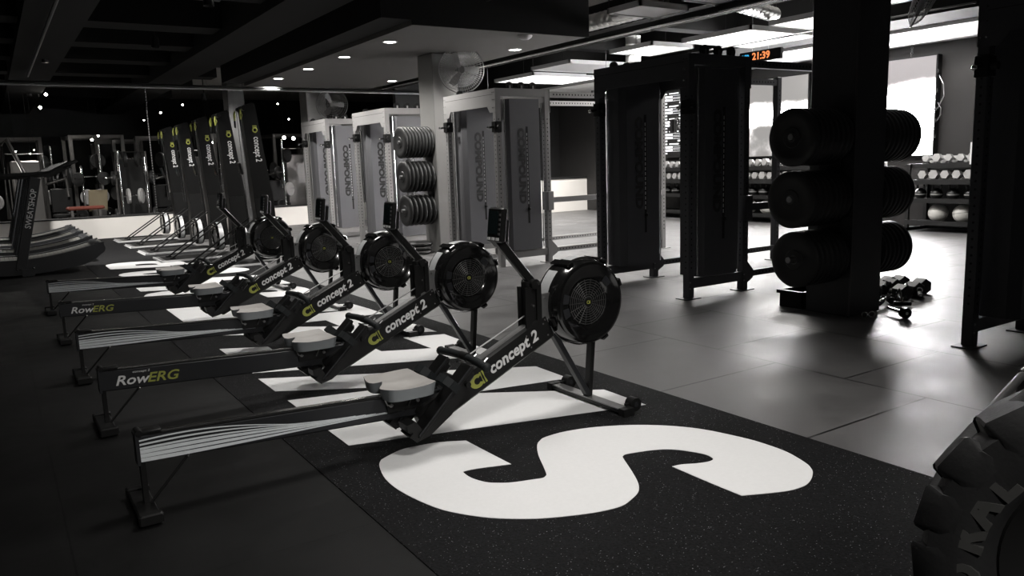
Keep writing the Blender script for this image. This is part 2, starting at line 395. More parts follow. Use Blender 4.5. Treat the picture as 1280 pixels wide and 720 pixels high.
# ------------------------------------------------------------------ lettered mat
mroot = thing('floor_mat', 'long flecked black rubber mat with big white block letters under the rowing machines', 'floor mat')
MB().m('mat').box(1.10, 3.13, -3, 19.28, 0.0, .004).build('base', mroot)
yaw_px = lambda x, y: None
def px_floor(x, y):
    d = fw*F+rt*(x-640)-up*(y-360); t = -H/d.z; return (d.x*t, d.y*t)
S_px = [(582.5,552),(610,566.5),(639,581.5),(620,584),(600,586.5),(582,590),(580,592.5),(590,599),(607,604),(622,605),(640,604.5),(665,601),(678,599),(682,596.5),(683,594),(680,586),(673,570),(671.5,558),(675,552),(682,547.5),(707,540.5),(745,535),(790,532.5),(827,533),(860,535.5),(890,540),(935,550),(960,557.5),(985,567),(1007,580),(1014,587),(1016,593),(1013,602),(1005,609),(987,614.5),(960,618),(927,621),(890,606),(840,584.5),(852,582),(872,580.5),(885,578.5),(891,576),(890,573.5),(882,569.5),(865,566),(840,563),(815,564),(785,568.5),(779,571),(779,574),(785,583),(792,594),(798,606),(798,616),(790,625),(777,634),(750,641),(715,646),(677,649.5),(640,650),(605,648),(562,641),(532,631),(500,615),(482,600),(474.5,585),(475.5,578),(480,574),(500,564),(520,559),(550,554)]
S_corner = {(582.5, 552), (639, 581.5), (927, 621), (840, 584.5)}
def smooth_loop(pts, corners, n=4):
    out = []; N = len(pts)
    for i in range(N):
        p0, p1, p2, p3 = pts[i-1], pts[i], pts[(i+1) % N], pts[(i+2) % N]
        if p1 in corners: p0 = p1
        if p2 in corners: p3 = p2
        for k_ in range(n):
            t_ = k_/n
            out.append(tuple(.5*((2*b_)+(-a_+c_)*t_+(2*a_-5*b_+4*c_-d_)*t_*t_+(-a_+3*b_-3*c_+d_)*t_**3) for a_, b_, c_, d_ in zip(p0, p1, p2, p3)))
    return out
S_fl = [px_floor(*p) for p in smooth_loop(S_px, S_corner)]
def ital(y0, pts, sh=.45):      # letter space (u along the word, v from foot 0 to head 1) -> floor
    return [(2.90-v*1.56, y0+u+sh*1.56*v) for u, v in pts]
def arcp(cx, cy, rx, ry, a0, a1, n=10):
    return [(cx+rx*math.cos(math.radians(a0+(a1-a0)*i/n)), cy+ry*math.sin(math.radians(a0+(a1-a0)*i/n))) for i in range(n+1)]
shape2d('letter', [S_fl], 'letter', .0048, .002, mroot)
W = [(1.33,3.56),(2.89,3.13),(2.90,3.50),(2.22,3.96),(2.89,3.83),(2.90,4.20),(1.33,5.13),(1.33,4.76),(2.0,4.34),(1.33,4.515),(1.33,4.16),(2.0,3.74),(1.33,3.93)]
shape2d('letter', [W], 'letter', .0048, .002, mroot)
E_ = [(1.34,5.30),(2.90,4.62),(2.92,5.51),(2.61,5.62),(2.61,5.14),(2.28,5.30),(2.28,5.56),(2.02,5.66),(2.0,5.40),(1.66,5.56),(1.66,6.04),(1.34,6.22)]
shape2d('letter', [E_], 'letter', .0048, .002, mroot)
A_ = [(2.92,5.64),(1.34,6.84),(1.34,7.30),(2.92,7.05),(2.92,6.70),(2.64,6.74),(2.64,6.22),(2.92,6.05)]
A_in = [(2.39,6.40),(2.39,6.76),(1.80,6.88)]
shape2d('letter', [A_, A_in], 'letter', .0048, .002, mroot)
T_ = [(2.92,7.02),(2.90,7.42),(1.67,7.98),(1.67,8.50),(1.35,8.54),(1.35,7.36),(1.66,7.24),(1.66,7.56)]
shape2d('letter', [T_], 'letter', .0048, .002, mroot)
dS = 8.35-1.95
shape2d('letter', [[(x, y+dS+.05) for x, y in S_fl]], 'letter', .0048, .002, mroot)
Hh = [(0,0),(.36,0),(.36,.38),(.68,.38),(.68,0),(1.04,0),(1.04,1),(.68,1),(.68,.64),(.36,.64),(.36,1),(0,1)]
shape2d('letter', [ital(9.30, Hh)], 'letter', .0048, .002, mroot)
O_o = arcp(.40,.68,.42,.32,0,180)+arcp(.40,.32,.42,.32,180,360); O_i = arcp(.40,.70,.11,.12,0,180)+arcp(.40,.30,.11,.12,180,360)
shape2d('letter', [ital(10.78, O_o), ital(10.78, O_i)], 'letter', .0048, .002, mroot)
P_o = [(0,0),(.36,0),(.36,.34),(.58,.34)]+arcp(.58,.67,.42,.33,-90,90)+[(0,1)]
P_i = [(.36,.58),(.36,.76)]+arcp(.52,.67,.10,.09,90,-90)
shape2d('letter', [ital(12.05, P_o), ital(12.05, P_i)], 'letter', .0048, .002, mroot)
for y in (14.5, 16.1, 17.7):
    b = MB().m('line'); w = .05
    for a in ((2.06, 3.12, y, y+w), (2.06, 2.06+w, y+w, y+.85)): b.box(*a, .0041, .0055)
    b.build('bay_line', mroot)

# ------------------------------------------------------------------ rowing machines
def strips(b, L, swoosh_pts):
    for poly in swoosh_pts: b.prism(poly, (0, -.0305, 0), (1, 0, 0), (0, 0, 1), .0)
def make_rower(kind):
    t = thing('rowing_machine', 'x', 'rowing machine')
    # rail ----------------------------------------------------------
    def zr(x): return .262-.045*x            # rail centre height falls slightly towards the front
    b = MB().m('rail_grey'); b.bar((0, 0, zr(0)), (1.38, 0, zr(1.38)), .056, .112, bev=.006)
    b.box(.0, .012, -.034, .034, zr(0)-.065, zr(0)+.062)
    rail = b.build('rail', t)
    b = MB().m('steel'); b.bar((.04, 0, zr(.04)+.060), (1.36, 0, zr(1.36)+.060), .030, .008)
    b.m('blk'); b.bar((.05, -.024, zr(.05)+.0575), (1.34, -.024, zr(1.34)+.0575), .006, .006); b.bar((.05, .024, zr(.05)+.0575), (1.34, .024, zr(1.34)+.0575), .006, .006)
    b.build('rail_track', t)
    if kind == 'wave':
        b = MB().m('swoosh')
        n = 26
        for i in range(6):
            lo0, hi0 = -.052+i*.0170, -.052+i*.0170+(.0158 if i < 3 else .0125-.0012*i)
            top, bot = [], []
            for j in range(n+1):
                f = j/n; x = .014+f*(1.16-i*.05)
                e = f*f*(3-2*f)
                lift = .018*math.sin(PI*min(f*1.5, 1))*(i/5)
                cz = zr(x)
                zc0 = lo0*(1-e)+(-.022+.0026*i)*e+lift; zc1 = hi0*(1-e)+(-.022+.0026*i+.0019)*e+lift
                bot.append((x, cz+max(zc0, -.052))); top.append((x, cz+min(max(zc1, -.050), .053)))
            for j in range(n):
                b.prism([bot[j], bot[j+1], top[j+1], top[j]], (0, -.0283, 0), (1, 0, 0), (0, 0, 1), .0008)
        b.build('decal', t)
    else:
        d = Vector((1, 0, -.045)).normalized(); v = Vector((.045, 0, 1)).normalized(); o = Vector((.075, -.0288, zr(.075)-.030))
        text_mesh('decal', 'Row', .074, o, d, v, 'white_print', .0012, .25, t, 1.18, bold=.0012)
        text_mesh('decal', 'ERG', .074, o+d*.158, d, v, 'yellow', .0012, .25, t, 1.18, bold=.0012)
        text_mesh('decal', 'concept 2', .018, o+d*.088+v*.060, d, v, 'white_print', .0012, .2, t, 1.2)
    b = MB().m('blk'); b.box(-.004, .10, -.03, .03, zr(0)+.056, zr(0)+.072, bev=.004); b.cyl((.015, -.034, zr(0)+.066), (.015, .034, zr(0)+.066), .014, 12)
    b.build('end_cap', t, True)
    # rear leg ------------------------------------------------------
    b = MB().m('blk_metal'); b.box(.010, .030, -.022, .022, .03, zr(0)-.05)
    b.box(-.03, .05, -.175, .175, .0, .032, bev=.006); b.m('blk').box(-.035, .055, -.185, -.145, 0, .045, bev=.006); b.box(-.035, .055, .145, .185, 0, .045, bev=.006)
    b.build('rear_leg', t)
    b = MB().m('blk_metal'); b.cyl((.035, -.02, .03), (.19, -.02, .195), .006, 8); b.m('chrome').sphere((.19, -.026, .197), .009, 10)
    b.build('brace', t)
    # seat ----------------------------------------------------------
    sx, sz = 1.165, zr(1.165)+.084
    b = MB().m('seat'); bm = b.bm; NU, NV = 14, 16; top = {}; 
    def shp(a, v):    # outline of the seat: squarish, waist notch at the back
        hx = .132*(1-.10*abs(v)**3); hy = .172*(1-.12*abs(a)**4)
        x = a*hx; y = v*hy
        if a < 0: x += .045*(-a)**2*math.exp(-(v/.25)**2)
        return x, y
    def topz(a, v):
        return .010*abs(v)**2+.006*(a*a)-.013*math.exp(-((abs(v)-.48)/.28)**2)*math.exp(-(a/.8)**2)+.012*math.exp(-(v/.13)**2)*(a < .3)
    for i in range(NU+1):
        for j in range(NV+1):
            a, v = -1+2*i/NU, -1+2*j/NV; x, y = shp(a, v); top[i, j] = bm.verts.new((sx+x, y, sz+.03+topz(a, v)))
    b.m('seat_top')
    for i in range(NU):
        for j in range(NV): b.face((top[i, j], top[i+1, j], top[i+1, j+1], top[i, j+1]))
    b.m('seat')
    loop = [(i, 0) for i in range(NU)]+[(NU, j) for j in range(NV)]+[(i, NV) for i in range(NU, 0, -1)]+[(0, j) for j in range(NV, 0, -1)]
    low = []
    for key in loop:
        c = top[key].co; low.append(bm.verts.new((sx+(c.x-sx)*.93, c.y*.93, sz-.016)))
    for q in range(len(loop)):
        q2 = (q+1) % len(loop); b.face((top[loop[q]], low[q], low[q2], top[loop[q2]]))
    b.face(low)
    b.build('seat', t, True, 50)
    b = MB().m('blk'); b.box(sx-.09, sx+.09, -.045, .045, sz-.05, sz-.028)
    b.box(sx-.085, sx+.085, -.042, -.034, sz-.10, sz-.04); b.box(sx-.085, sx+.085, .034, .042, sz-.10, sz-.04)
    b.m('dull_steel')
    for dx in (-.07, .07):
        b.cyl((sx+dx, -.055, sz-.062), (sx+dx, .055, sz-.062), .004, 8)
        for s in (-1, 1): b.cyl((sx+dx, s*.044, sz-.062), (sx+dx, s*.052, sz-.062), .009, 14)
    b.tube([(sx+.02, -.046, sz-.08), (sx+.045, -.05, sz-.03)], .003, 6); b.tube([(sx-.10, -.05, sz-.03), (sx-.09, -.052, sz-.055), (sx-.06, -.052, sz-.062)], .004, 6)
    b.build('seat_carriage', t, True)
    # front beam ----------------------------------------------------
    B0, B1 = Vector((1.25, 0, .115)), Vector((2.04, 0, .485)); bd = (B1-B0).normalized(); bu = Vector((-bd.z, 0, bd.x))
    b = MB().m('blk'); b.bar(B0, B1, .084, .140, up=bu, bev=.010)
    b.m('dull_steel').bar(B0+bd*.42+bu*.0705, B1-bd*.06+bu*.0705, .05, .004, up=bu)
    b.m('chrome')
    for q in (.71, .83):
        for h in (-.035, .035): b.cyl(B0+bd*q+bu*h+Vector((0, -.0415, 0)), B0+bd*q+bu*h+Vector((0, -.046, 0)), .005, 8)
    beam_o = b.build('beam', t, True, 30)
    p = B0+bd*.440-bu*.022+Vector((0, -.0430, 0))
    text_mesh('lettering', 'concept 2', .084, p, bd, bu, 'white_print', .0015, .22, beam_o, .98, bold=.0024)
    # round emblem: open ring and two strokes
    c = B0+bd*.355+Vector((0, -.0425, 0))-bu*.004
    b = MB().m('yellow'); no = 14
    outer = [(-.030, -.030), (-.038, 0), (-.030, .030)]
    for q in range(no):
        a0, a1 = math.radians(40+280*q/no), math.radians(40+280*(q+1)/no)
        P = [(.018*math.cos(a0), .018*math.sin(a0)), (.018*math.cos(a1), .018*math.sin(a1)), (.044*math.cos(a1), .036*math.sin(a1)), (.044*math.cos(a0), .036*math.sin(a0))]
        b.prism(P, c, bd, bu, .0015)
    b.prism([(.026, -.034), (.036, -.034), (.032, 0), (.036, .034), (.026, .034), (.030, 0)], c, bd, bu, .0015)
    b.prism([(.041, -.034), (.053, -.034), (.047, 0), (.053, .034), (.041, .034), (.044, 0)], c, bd, bu, .0015)
    b.build('emblem', beam_o)
    # foot boards ---------------------------------------------------
    for s in (-1, 1):
        y0 = s*.118; f0 = Vector((1.17, y0, .075)); f1 = Vector((1.48, y0, .375)); fd = (f1-f0).normalized(); fu = Vector((-fd.z, 0, fd.x))
        b = MB().m('blk'); b.bar(f0, f1, .105, .016, up=fu, bev=.005); Lf = (f1-f0).length; b.prism([(0, -.005), (Lf*.12, -.035), (Lf*.45, -.062), (Lf*.75, -.05), (Lf, -.006), (Lf, .008), (0, .008)], f0+Vector((0, .05, 0)), fd, fu, .10)
        b.bar(f0-bd*.0+fu*.0, f0+fu*.05, .11, .02, up=fd)
        b.bar(f0+fd*.10-fu*.03, f0+fd*.42-fu*.03, .06, .05, up=fu, bev=.01)
        b.m('rail_grey').bar(f0+fd*.02+fu*.0125+Vector((0, -.051*1, 0)), f1+fu*.0125+Vector((0, -.051, 0)), .004, .006, up=fu)
        fb = b.build('footboard', t)
        b = MB().m('grip')
        pts = [f0+fd*.30+fu*.0+Vector((0, yy, 0))+fu*hh for yy, hh in ((-.062, -.005), (-.060, .045), (-.035, .078), (0, .085), (.035, .078), (.060, .045), (.062, -.005))]
        for q in range(len(pts)-1): b.bar(pts[q], pts[q+1], .042, .006, up=(pts[q+1]-pts[q]).cross(fd))
        b.build('foot_strap', fb)
        b = MB().m('blk'); b.prism([(0, 0), (.05, .0), (.06, .06), (.02, .085), (0, .06)], f0+fu*.01+Vector((0, .045, 0)), fd, fu, .09)
        b.build('heel_cup', fb)
    # cross tube of the footrest
    b = MB().m('blk'); b.cyl((1.44, -.19, .30), (1.44, .19, .30), .014, 10); b.build('footrest_bar', t, True)
    # handle --------------------------------------------------------
    b = MB().m('grip'); hz = .385; hx = 1.53
    hp = [(hx-.012, -.23, hz-.006), (hx-.004, -.12, hz+.002), (hx, -.03, hz+.004), (hx, .03, hz+.004), (hx-.004, .12, hz+.002), (hx-.012, .23, hz-.006)]
    b.tube(hp[:3], .020, 12); b.tube(hp[3:], .020, 12); b.m('blk').cyl((hx, -.032, hz+.004), (hx, .032, hz+.004), .024, 14)
    b.m('grip').sphere(hp[0], .024, 12); b.sphere(hp[5], .024, 12)
    hd = b.build('handle', t, True)
    b = MB().m('dull_steel'); b.cyl((hx+.02, 0, hz+.006), (1.93, 0, .56), .004, 6); b.build('chain', t)
    for s in (-1, 1): MB().m('steel').tube([(hx-.02, s*.05, hz-.03), (hx+.06, s*.055, hz-.045), (hx+.10, s*.055, hz-.01)], .005, 6).build('handle_hook', t)
    # upright, monitor arm and monitor ------------------------------
    b = MB().m('blk_metal')
    for s in (-1, 1): b.box(1.885, 1.92, s*.034-.006, s*.034+.006, .40, .70); b.box(1.955, 1.985, s*.034-.006, s*.034+.006, .40, .72)
    b.box(1.90, 1.975, -.028, .028, .40, .73, bev=.006); b.cyl((1.945, -.05, .715), (1.945, .05, .715), .026, 16)
    b.m('chrome')
    for z in (.48, .60): b.cyl((1.937, -.035, z), (1.937, -.029, z), .007, 10)
    b.cyl((1.962, -.056, .72), (1.962, -.05, .72), .009, 10)
    b.build('upright', t, True, 30)
    b = MB().m('blk_metal'); b.bar((1.955, 0, .715), (1.755, 0, .955), .036, .046, up=(1, 0, 1), bev=.006); b.bar((1.765, 0, .94), (1.735, 0, .975), .05, .05, up=(1, 0, 1))
    b.m('blk').bar((1.90, -.02, .775), (1.82, -.02, .87), .004, .014, up=(1, 0, 1)); b.build('monitor_arm', t, True, 30)
    b = MB().m('blk'); mc = Vector((1.745, -.01, 1.035)); R = Matrix.Rotation(math.radians(7), 3, 'Y')
    b.box(mc.x-.018, mc.x+.018, mc.y-.066, mc.y+.066, mc.z-.088, mc.z+.088, R, .008)
    b.box(mc.x+.018, mc.x+.055, mc.y-.03, mc.y+.045, mc.z-.09, mc.z+.03, R, .008)
    mo = b.build('monitor', t, True, 30)
    def mp(dx, dy, dz): return mc+R@Vector((dx, dy, dz))
    b = MB().m('lcd'); q = mp(-.0185, .012, .012); b.box(q.x-.001, q.x+.001, q.y-.045, q.y+.045, q.z-.058, q.z+.058, R); b.build('monitor_glass', mo)
    b = MB().m('dull_steel')
    for z in (.052, .028, .004, -.020, -.044):
        q = mp(-.019, -.051, z); b.box(q.x-.002, q.x+.002, q.y-.007, q.y+.007, q.z-.006, q.z+.006, R)
    b.m('white_print')
    for y in (.040, .0, -.040):
        q = mp(-.019, y, -.070); b.box(q.x-.002, q.x+.002, q.y-.013, q.y+.013, q.z-.007, q.z+.007, R)
    b.build('monitor_buttons', mo)
    # flywheel ------------------------------------------------------
    hc = Vector((2.265, 0, .585)); ax = (0, -1, 0)
    b = MB().m('blk_gloss')
    b.lathe([(0, -.085), (.215, -.085), (.236, -.07), (.240, -.04), (.240, .045), (.232, .066), (.226, .088), (.219, .098), (.206, .102), (.190, .094), (.165, .084), (.140, .078), (.128, .070), (.128, .066), (0, .066)], hc, ax, 72)
    for q in range(60):
        A = 2*PI*q/60; r = .222; P = hc+Vector((r*math.cos(A), -.094, r*math.sin(A)))
    for A in (math.radians(a) for a in (118, 62, 300, 200, 20)):
        P = hc+Vector((.243*math.cos(A), 0, .243*math.sin(A))); d = Vector((math.cos(A), 0, math.sin(A)))
        b.bar(P-d*.012, P+d*.010, .16, .045, up=Vector((-d.z, 0, d.x)), bev=.005)
    fly = b.build('flywheel_housing', t, True, 35)
    b = MB().m('silver_mesh'); na = 22
    for q in range(na):
        A0, A1 = math.radians(132+112*q/na), math.radians(132+112*(q+1)/na)
        vs = [b.bm.verts.new(hc+Vector((rr*math.cos(A), yy, rr*math.sin(A)))) for A, yy, rr in ((A0, .050, .2425), (A1, .050, .2425), (A1, -.030, .2425), (A0, -.030, .2425))]; b.face(vs)
    for q in range(8):
        A0, A1 = math.radians(72+36*q/8), math.radians(72+36*(q+1)/8)
        vs = [b.bm.verts.new(hc+Vector((rr*math.cos(A), yy, rr*math.sin(A)))) for A, yy, rr in ((A0, .050, .2425), (A1, .050, .2425), (A1, -.030, .2425), (A0, -.030, .2425))]; b.face(vs)
    b2 = b.build('vent_band', fly, True)
    b = MB().m('wire_grey')
    for r in (.030, .043, .056, .069, .082, .095, .108, .121): b.torus(hc+Vector((0, -.078, 0)), ax, r, .0022, 40, 5)
    for q in range(18):
        A = 2*PI*q/18; b.cyl(hc+Vector((.022*math.cos(A), -.0775, .022*math.sin(A))), hc+Vector((.127*math.cos(A), -.0775, .127*math.sin(A))), .0016, 5)
    b.m('blk'); b.cyl(hc+Vector((0, -.066, 0)), hc+Vector((0, -.082, 0)), .024, 20)
    g = b.build('grille', fly, True)
    b = MB().m('yellow'); b.torus(hc+Vector((-.003, -.083, 0)), ax, .008, .0020, 20, 6); b.box(hc.x+.007, hc.x+.0095, -.085, -.082, hc.z-.009, hc.z+.009)
    b.build('hub_emblem', fly, True)
    for A in (math.radians(168), math.radians(196), math.radians(40)):
        d = Vector((math.cos(A), 0, math.sin(A))); MB().m('rail_grey').prism([(.138, -.022), (.190, -.030), (.190, .030), (.138, .022)], hc+Vector((0, -.083, 0)), d, Vector((-d.z, 0, d.x)), .006).build('vane_plate', fly)
    b = MB().m('dull_steel'); b.box(1.985, 2.07, -.040, -.034, .50, .66, bev=.002); b.box(1.985, 2.07, .034, .040, .50, .66, bev=.002)
    b.m('chrome')
    for x, z in ((2.0, .52), (2.0, .64)): b.cyl((x, -.041, z), (x, -.046, z), .006, 8)
    b.build('side_bracket', t)
    # front legs ----------------------------------------------------
    for x0, z0 in ((2.08, .43), (2.345, .36)):
        b = MB().m('blk_metal' if x0 > 2.2 else 'rail_grey'); b.bar((x0, 0, z0), (2.315, 0, .035), .046, .030, up=(1, 0, 0), bev=.004); b.build('front_leg', t)
    b = MB().m('dull_steel'); b.box(2.285, 2.345, -.33, .33, .030, .036); b.m('blk_metal').box(2.285, 2.345, -.33, .33, .012, .030); b.m('blk').box(2.28, 2.35, -.345, -.30, 0, .04); b.box(2.28, 2.35, .30, .345, 0, .04)
    b.build('front_foot', t)
    for s in (-1, 1):
        b = MB().m('blk'); b.cyl((2.395, s*.285-.026, .040), (2.395, s*.285+.026, .040), .036, 20); b.m('rail_grey').cyl((2.395, s*.285-.028, .040), (2.395, s*.285+.028, .040), .014, 12)
        b.m('blk_metal').box(2.34, 2.395, s*.285-.008, s*.285+.008, .026, .05); b.build('caster_wheel', t, True, 35)
    return t

wave = make_rower('wave'); word = make_rower('word'); index_children()
row_y = [3.38, 4.66, 5.93, 7.43, 9.12]
row_lab = ['black rowing machine with silver wave decal, nearest the big white S', 'black rowing machine with lettered rail and grey seat, second from the white S', 'black rowing machine with silver wave decal, third from the white S',
           'black rowing machine with lettered rail, fourth from the white S', 'black rowing machine with wave decal, farthest, in front of the ski machines']
GR = 'rowing machines in a row on the lettered mat'
for i, y in enumerate(row_y):
    src = wave if i % 2 == 0 else word
    o = src if i < 2 else copy_tree(src)
    o.location = (.37, y, .0 if i == 99 else .005); tag(o, row_lab[i], 'rowing machine', GR)

# ------------------------------------------------------------------ ski machines
def make_ski():
    t = thing('ski_machine', 'x', 'ski machine')
    b = MB().m('ski_blk')
    b.prism([(.08, .04), (.40, .04), (.37, .9), (.205, 2.30), (.18, 2.33), (.01, 2.27), (.01, 2.22), (.10, .7)], (0, .10, 0), (1, 0, 0), (0, 0, 1), .20)
    tw = b.build('tower', t)
    text_mesh('lettering', 'concept 2', .125, Vector((.150, -.1015, 1.84)), (.03, 0, -1), (1, 0, .03), 'white_print', .0015, 0, tw, .72, bold=.002)
    b = MB().m('yellow'); c = (.175, -.1015, 1.935); b.torus(c, (0, -1, 0), .030, .010, 18, 6); b.box(.145, .205, -.104, -.1005, 1.968, 1.980); b.box(.145, .205, -.104, -.1005, 1.988, 2.000); b.build('emblem', tw)
    b = MB().m('blk_metal'); b.prism([(.10, .95), (.33, .95), (.36, .45), (.11, .45)], (0, -.1005, 0), (1, 0, 0), (0, 0, 1), .004); b.build('lower_panel', tw)
    b = MB().m('steel'); b.bar((-.012, -.095, 2.2), (.03, -.095, .8), .006, .006); b.bar((-.012, .095, 2.2), (.03, .095, .8), .006, .006); b.build('edge_strip', tw)
    for s in (-1, 1): MB().m('blk_metal').cyl((.03, s*.10, 2.24), (.03, s*.17, 2.24), .035, 14).build('pulley', t, True)
    for s in (-1, 1):
        b = MB().m('yellow'); b.tube([(-.02, s*.15, 2.22), (-.035, s*.165, 2.16), (-.03, s*.16, 2.08)], .012, 8); b.tube([(-.03, s*.16, 2.08), (-.01, s*.185, 2.14), (-.02, s*.15, 2.20)], .006, 6)
        b.m('grip').cyl((-.03, s*.16, 2.08), (-.03, s*.16, 1.98), .014, 10); b.build('pull_handle', t, True)
        b = MB().m('blk_metal'); b.bar((-.86, s*.17, .045), (.06, s*.17, .66), .022, .022, bev=.003); b.box(-.90, -.82, s*.17-.03, s*.17+.03, .03, .05); b.build('brace', t)
    b = MB().m('blk_gloss'); b.lathe([(0, -.07), (.20, -.07), (.225, -.05), (.225, .05), (.205, .072), (.14, .07), (.13, .05), (0, .05)], (-.10, 0, .32), (-1, 0, 0), 40)
    b.m('silver_mesh'); b.lathe([(.2265, -.035), (.2275, 0), (.2265, .035)], (-.10, 0, .32), (-1, 0, 0), 40); b.m('dull_steel').cyl((-.151, 0, .32), (-.158, 0, .32), .10, 24); b.build('flywheel', t, True)
    b = MB().m('blk'); R = Matrix.Rotation(math.radians(-12), 3, 'Y'); b.box(-.07, -.035, -.07, .07, 1.30, 1.48, R, .008); b.m('lcd').box(-.073, -.070, -.05, .05, 1.33, 1.45, R); b.build('monitor', t)
    b = MB().m('dull_steel'); b.box(-1.05, .12, -.39, .39, .006, .030); b.m('line').box(-1.055, .12, -.40, -.385, .006, .033); b.box(-1.06, -1.045, -.40, .40, .006, .033); b.m('blk').box(-.98, .10, -.34, .34, .030, .032); b.build('platform', t)
    return t
ski0 = make_ski(); index_children()
ski_lab = ['tall black ski machine nearest the rowing machines', 'tall black ski machine, second of the row behind the rowers', 'tall black ski machine in the middle of its row of five',
           'tall black ski machine, second from the white ledge', 'tall black ski machine closest to the white ledge']
for i, y in enumerate((11.9, 13.4, 14.9, 16.5, 18.1)):
    o = ski0 if i == 0 else copy_tree(ski0); o.location = (3.14, y, .0); tag(o, ski_lab[i], 'ski machine', 'ski machines in a row facing left')

# ------------------------------------------------------------------ cable machines / rigs
def make_rig(paint, shroud, long_x=2.1, text='COMPOUND'):
    t = thing('cable_machine', 'x', 'cable machine')
    YD, XB, HT, W_ = 1.28, .76, 2.28, .076
    for (x, y) in ((0, 0), (XB, 0), (0, YD), (XB, YD)):
        b = MB().m(paint); b.box(x-W_/2, x+W_/2, y-W_/2, y+W_/2, .008, HT-.01, bev=.004)
        b.box(x-.10, x+.10, y-.07, y+.07, 0, .008)
        b.m('hole')
        z = .30
        while z < HT-.35:
            b.prism([(.009*math.cos(a), .009*math.sin(a)) for a in [PI/3*q for q in range(6)]], (x, y-W_/2-.0002, z), (1, 0, 0), (0, 0, 1), .0006)
            b.prism([(.009*math.cos(a), .009*math.sin(a)) for a in [PI/3*q for q in range(6)]], (x-W_/2-.0002, y, z), (0, -1, 0), (0, 0, 1), .0006)
            z += .055
        b.m('dull_steel')
        for z in (.10, .16): b.cyl((x-.02, y-W_/2, z), (x-.02, y-W_/2-.006, z), .008, 6)
        b.build('post', t)
    # deep top plates along Y with a stepped lower edge
    for x, s in ((-.042, -1), (XB+.042, 1)):
        b = MB().m(paint); b.prism([(-.04, HT), (YD+.04, HT), (YD+.04, HT-.30), (YD-.10, HT-.30), (YD-.16, HT-.22), (.16, HT-.22), (.10, HT-.30), (-.04, HT-.30)], (x, 0, 0), (0, 1, 0), (0, 0, 1), .006)
        if s < 0: b.m('hole').box(x-.001, x+.001, .02, YD-.02, HT-.075, HT-.071)
        b.m('chrome')
        for y in (0, YD):
            for z in (.05, .14, .24):
                for dy in (-.018, .018): b.cyl((x+s*.0, y+dy, HT-z), (x+s*.009, y+dy, HT-z), .006, 6)
        b.build('top_plate', t)
    for y in (0, YD):
        b = MB().m(paint); b.box(-.036, XB+.036, y-.036, y+.036, HT-.10, HT, bev=.003); b.build('top_crossmember', t)
        b = MB().m(paint); b.box(0, XB, y-.03, y+.03, .10, .19, bev=.003); b.build('bottom_crossmember', t)
        for x in (.20, .38, .56):
            b = MB().m('blk'); b.lathe([(0, -.012), (.052, -.012), (.046, 0), (.052, .012), (0, .012)], (x, y, HT+.035), (0, -1, 0), 20); b.m('chrome').cyl((x, y-.016, HT+.035), (x, y+.016, HT+.035), .011, 10)
            b.m(paint).box(x-.012, x+.012, y-.022, y-.014, HT, HT+.04); b.build('pulley', t, True, 35)
    # shrouds (weight stack covers) with a slot, pins and lettering
    for y, s in ((0.0, -1), (YD-.19, -1)):
        b = MB().m(shroud); x0, x1 = .11, .67
        b.prism([(x0, y+.02), (x0+.05, y-.05), (x1-.05, y-.05), (x1, y+.02), (x1, y+.22), (x0, y+.22)], (0, 0, .20), (1, 0, 0), (0, 1, 0), 1.95)
        b.m('steel'); b.box(x1+.002, x1+.010, y-.012, y+.0, .22, 2.10)
        sh = b.build('weight_cover', t)
        b = MB().m('hole'); b.box(.405, .435, y-.0515, y-.0495, .55, 1.80)
        b.m('white_print')
        z = .80
        while z < 1.72: b.box(.412, .420, y-.053, y-.0515, z, z+.034); z += .052
        b.m('blk').sphere((.42, y-.062, .74), .022, 12)
        b.build('stack_slot', sh)
        text_mesh('lettering', text, .135, Vector((.285, y-.0515, 1.78)), (0, 0, -1), (1, 0, 0), 'blk_print', .0015, 0, sh, 1.22, bold=.008)
    # adjustable pulley carriages on the open posts
    for y, z in ((0, 1.80), (YD, 1.86)):
        b = MB().m('blk_metal'); b.box(-.055, .045, y-.048, y+.048, z-.07, z+.07, bev=.006); b.cyl((-.055, y, z), (-.13, y, z-.01), .014, 10); b.m('chrome').sphere((-.135, y, z-.01), .020, 12); b.m('blk').cyl((-.02, y-.05, z), (-.02, y-.09, z), .026, 12)
        b.build('pulley_carriage', t, True, 35)
    MB().m('steel').cyl((.09, -.03, .22), (.09, -.03, 2.15), .009, 8).build('guide_rod', t); MB().m('steel').cyl((.09, YD+.03, .22), (.09, YD+.03, 2.15), .009, 8).build('guide_rod', t)
    # rig wing running back to the far posts
    if long_x:
        for y in (0, YD):
            b = MB().m(paint); b.box(XB+.03, XB+long_x, y-.03, y+.03, .13, .19); b.m('hole')
            x = XB+.12
            while x < XB+long_x-.06: b.box(x-.009, x+.009, y-.0305, y-.0295, .151, .169); x += .052
            b.m(paint).prism([(.03, .07), (.12, .12), (.12, .20), (.03, .29)], (XB, y+.036, 0), (1, 0, 0), (0, 0, 1), .072)
            b.build('low_rail', t)
            b = MB().m(paint); b.box(XB+.03, XB+long_x, y-.03, y+.03, HT-.10, HT-.03); b.m('hole')
            x = XB+.12
            while x < XB+long_x-.06: b.box(x-.009, x+.009, y-.0305, y-.0295, HT-.075, HT-.055); x += .052
            b.build('top_rail', t)
            b = MB().m(paint); X = XB+long_x; b.box(X-.038, X+.038, y-.038, y+.038, .008, HT, bev=.004); b.box(X-.10, X+.10, y-.07, y+.07, 0, .008); b.m('hole')
            z = .3
            while z < HT-.15: b.box(X-.009, X+.009, y-.0385, y-.0375, z-.009, z+.009); z += .055
            b.build('post', t)
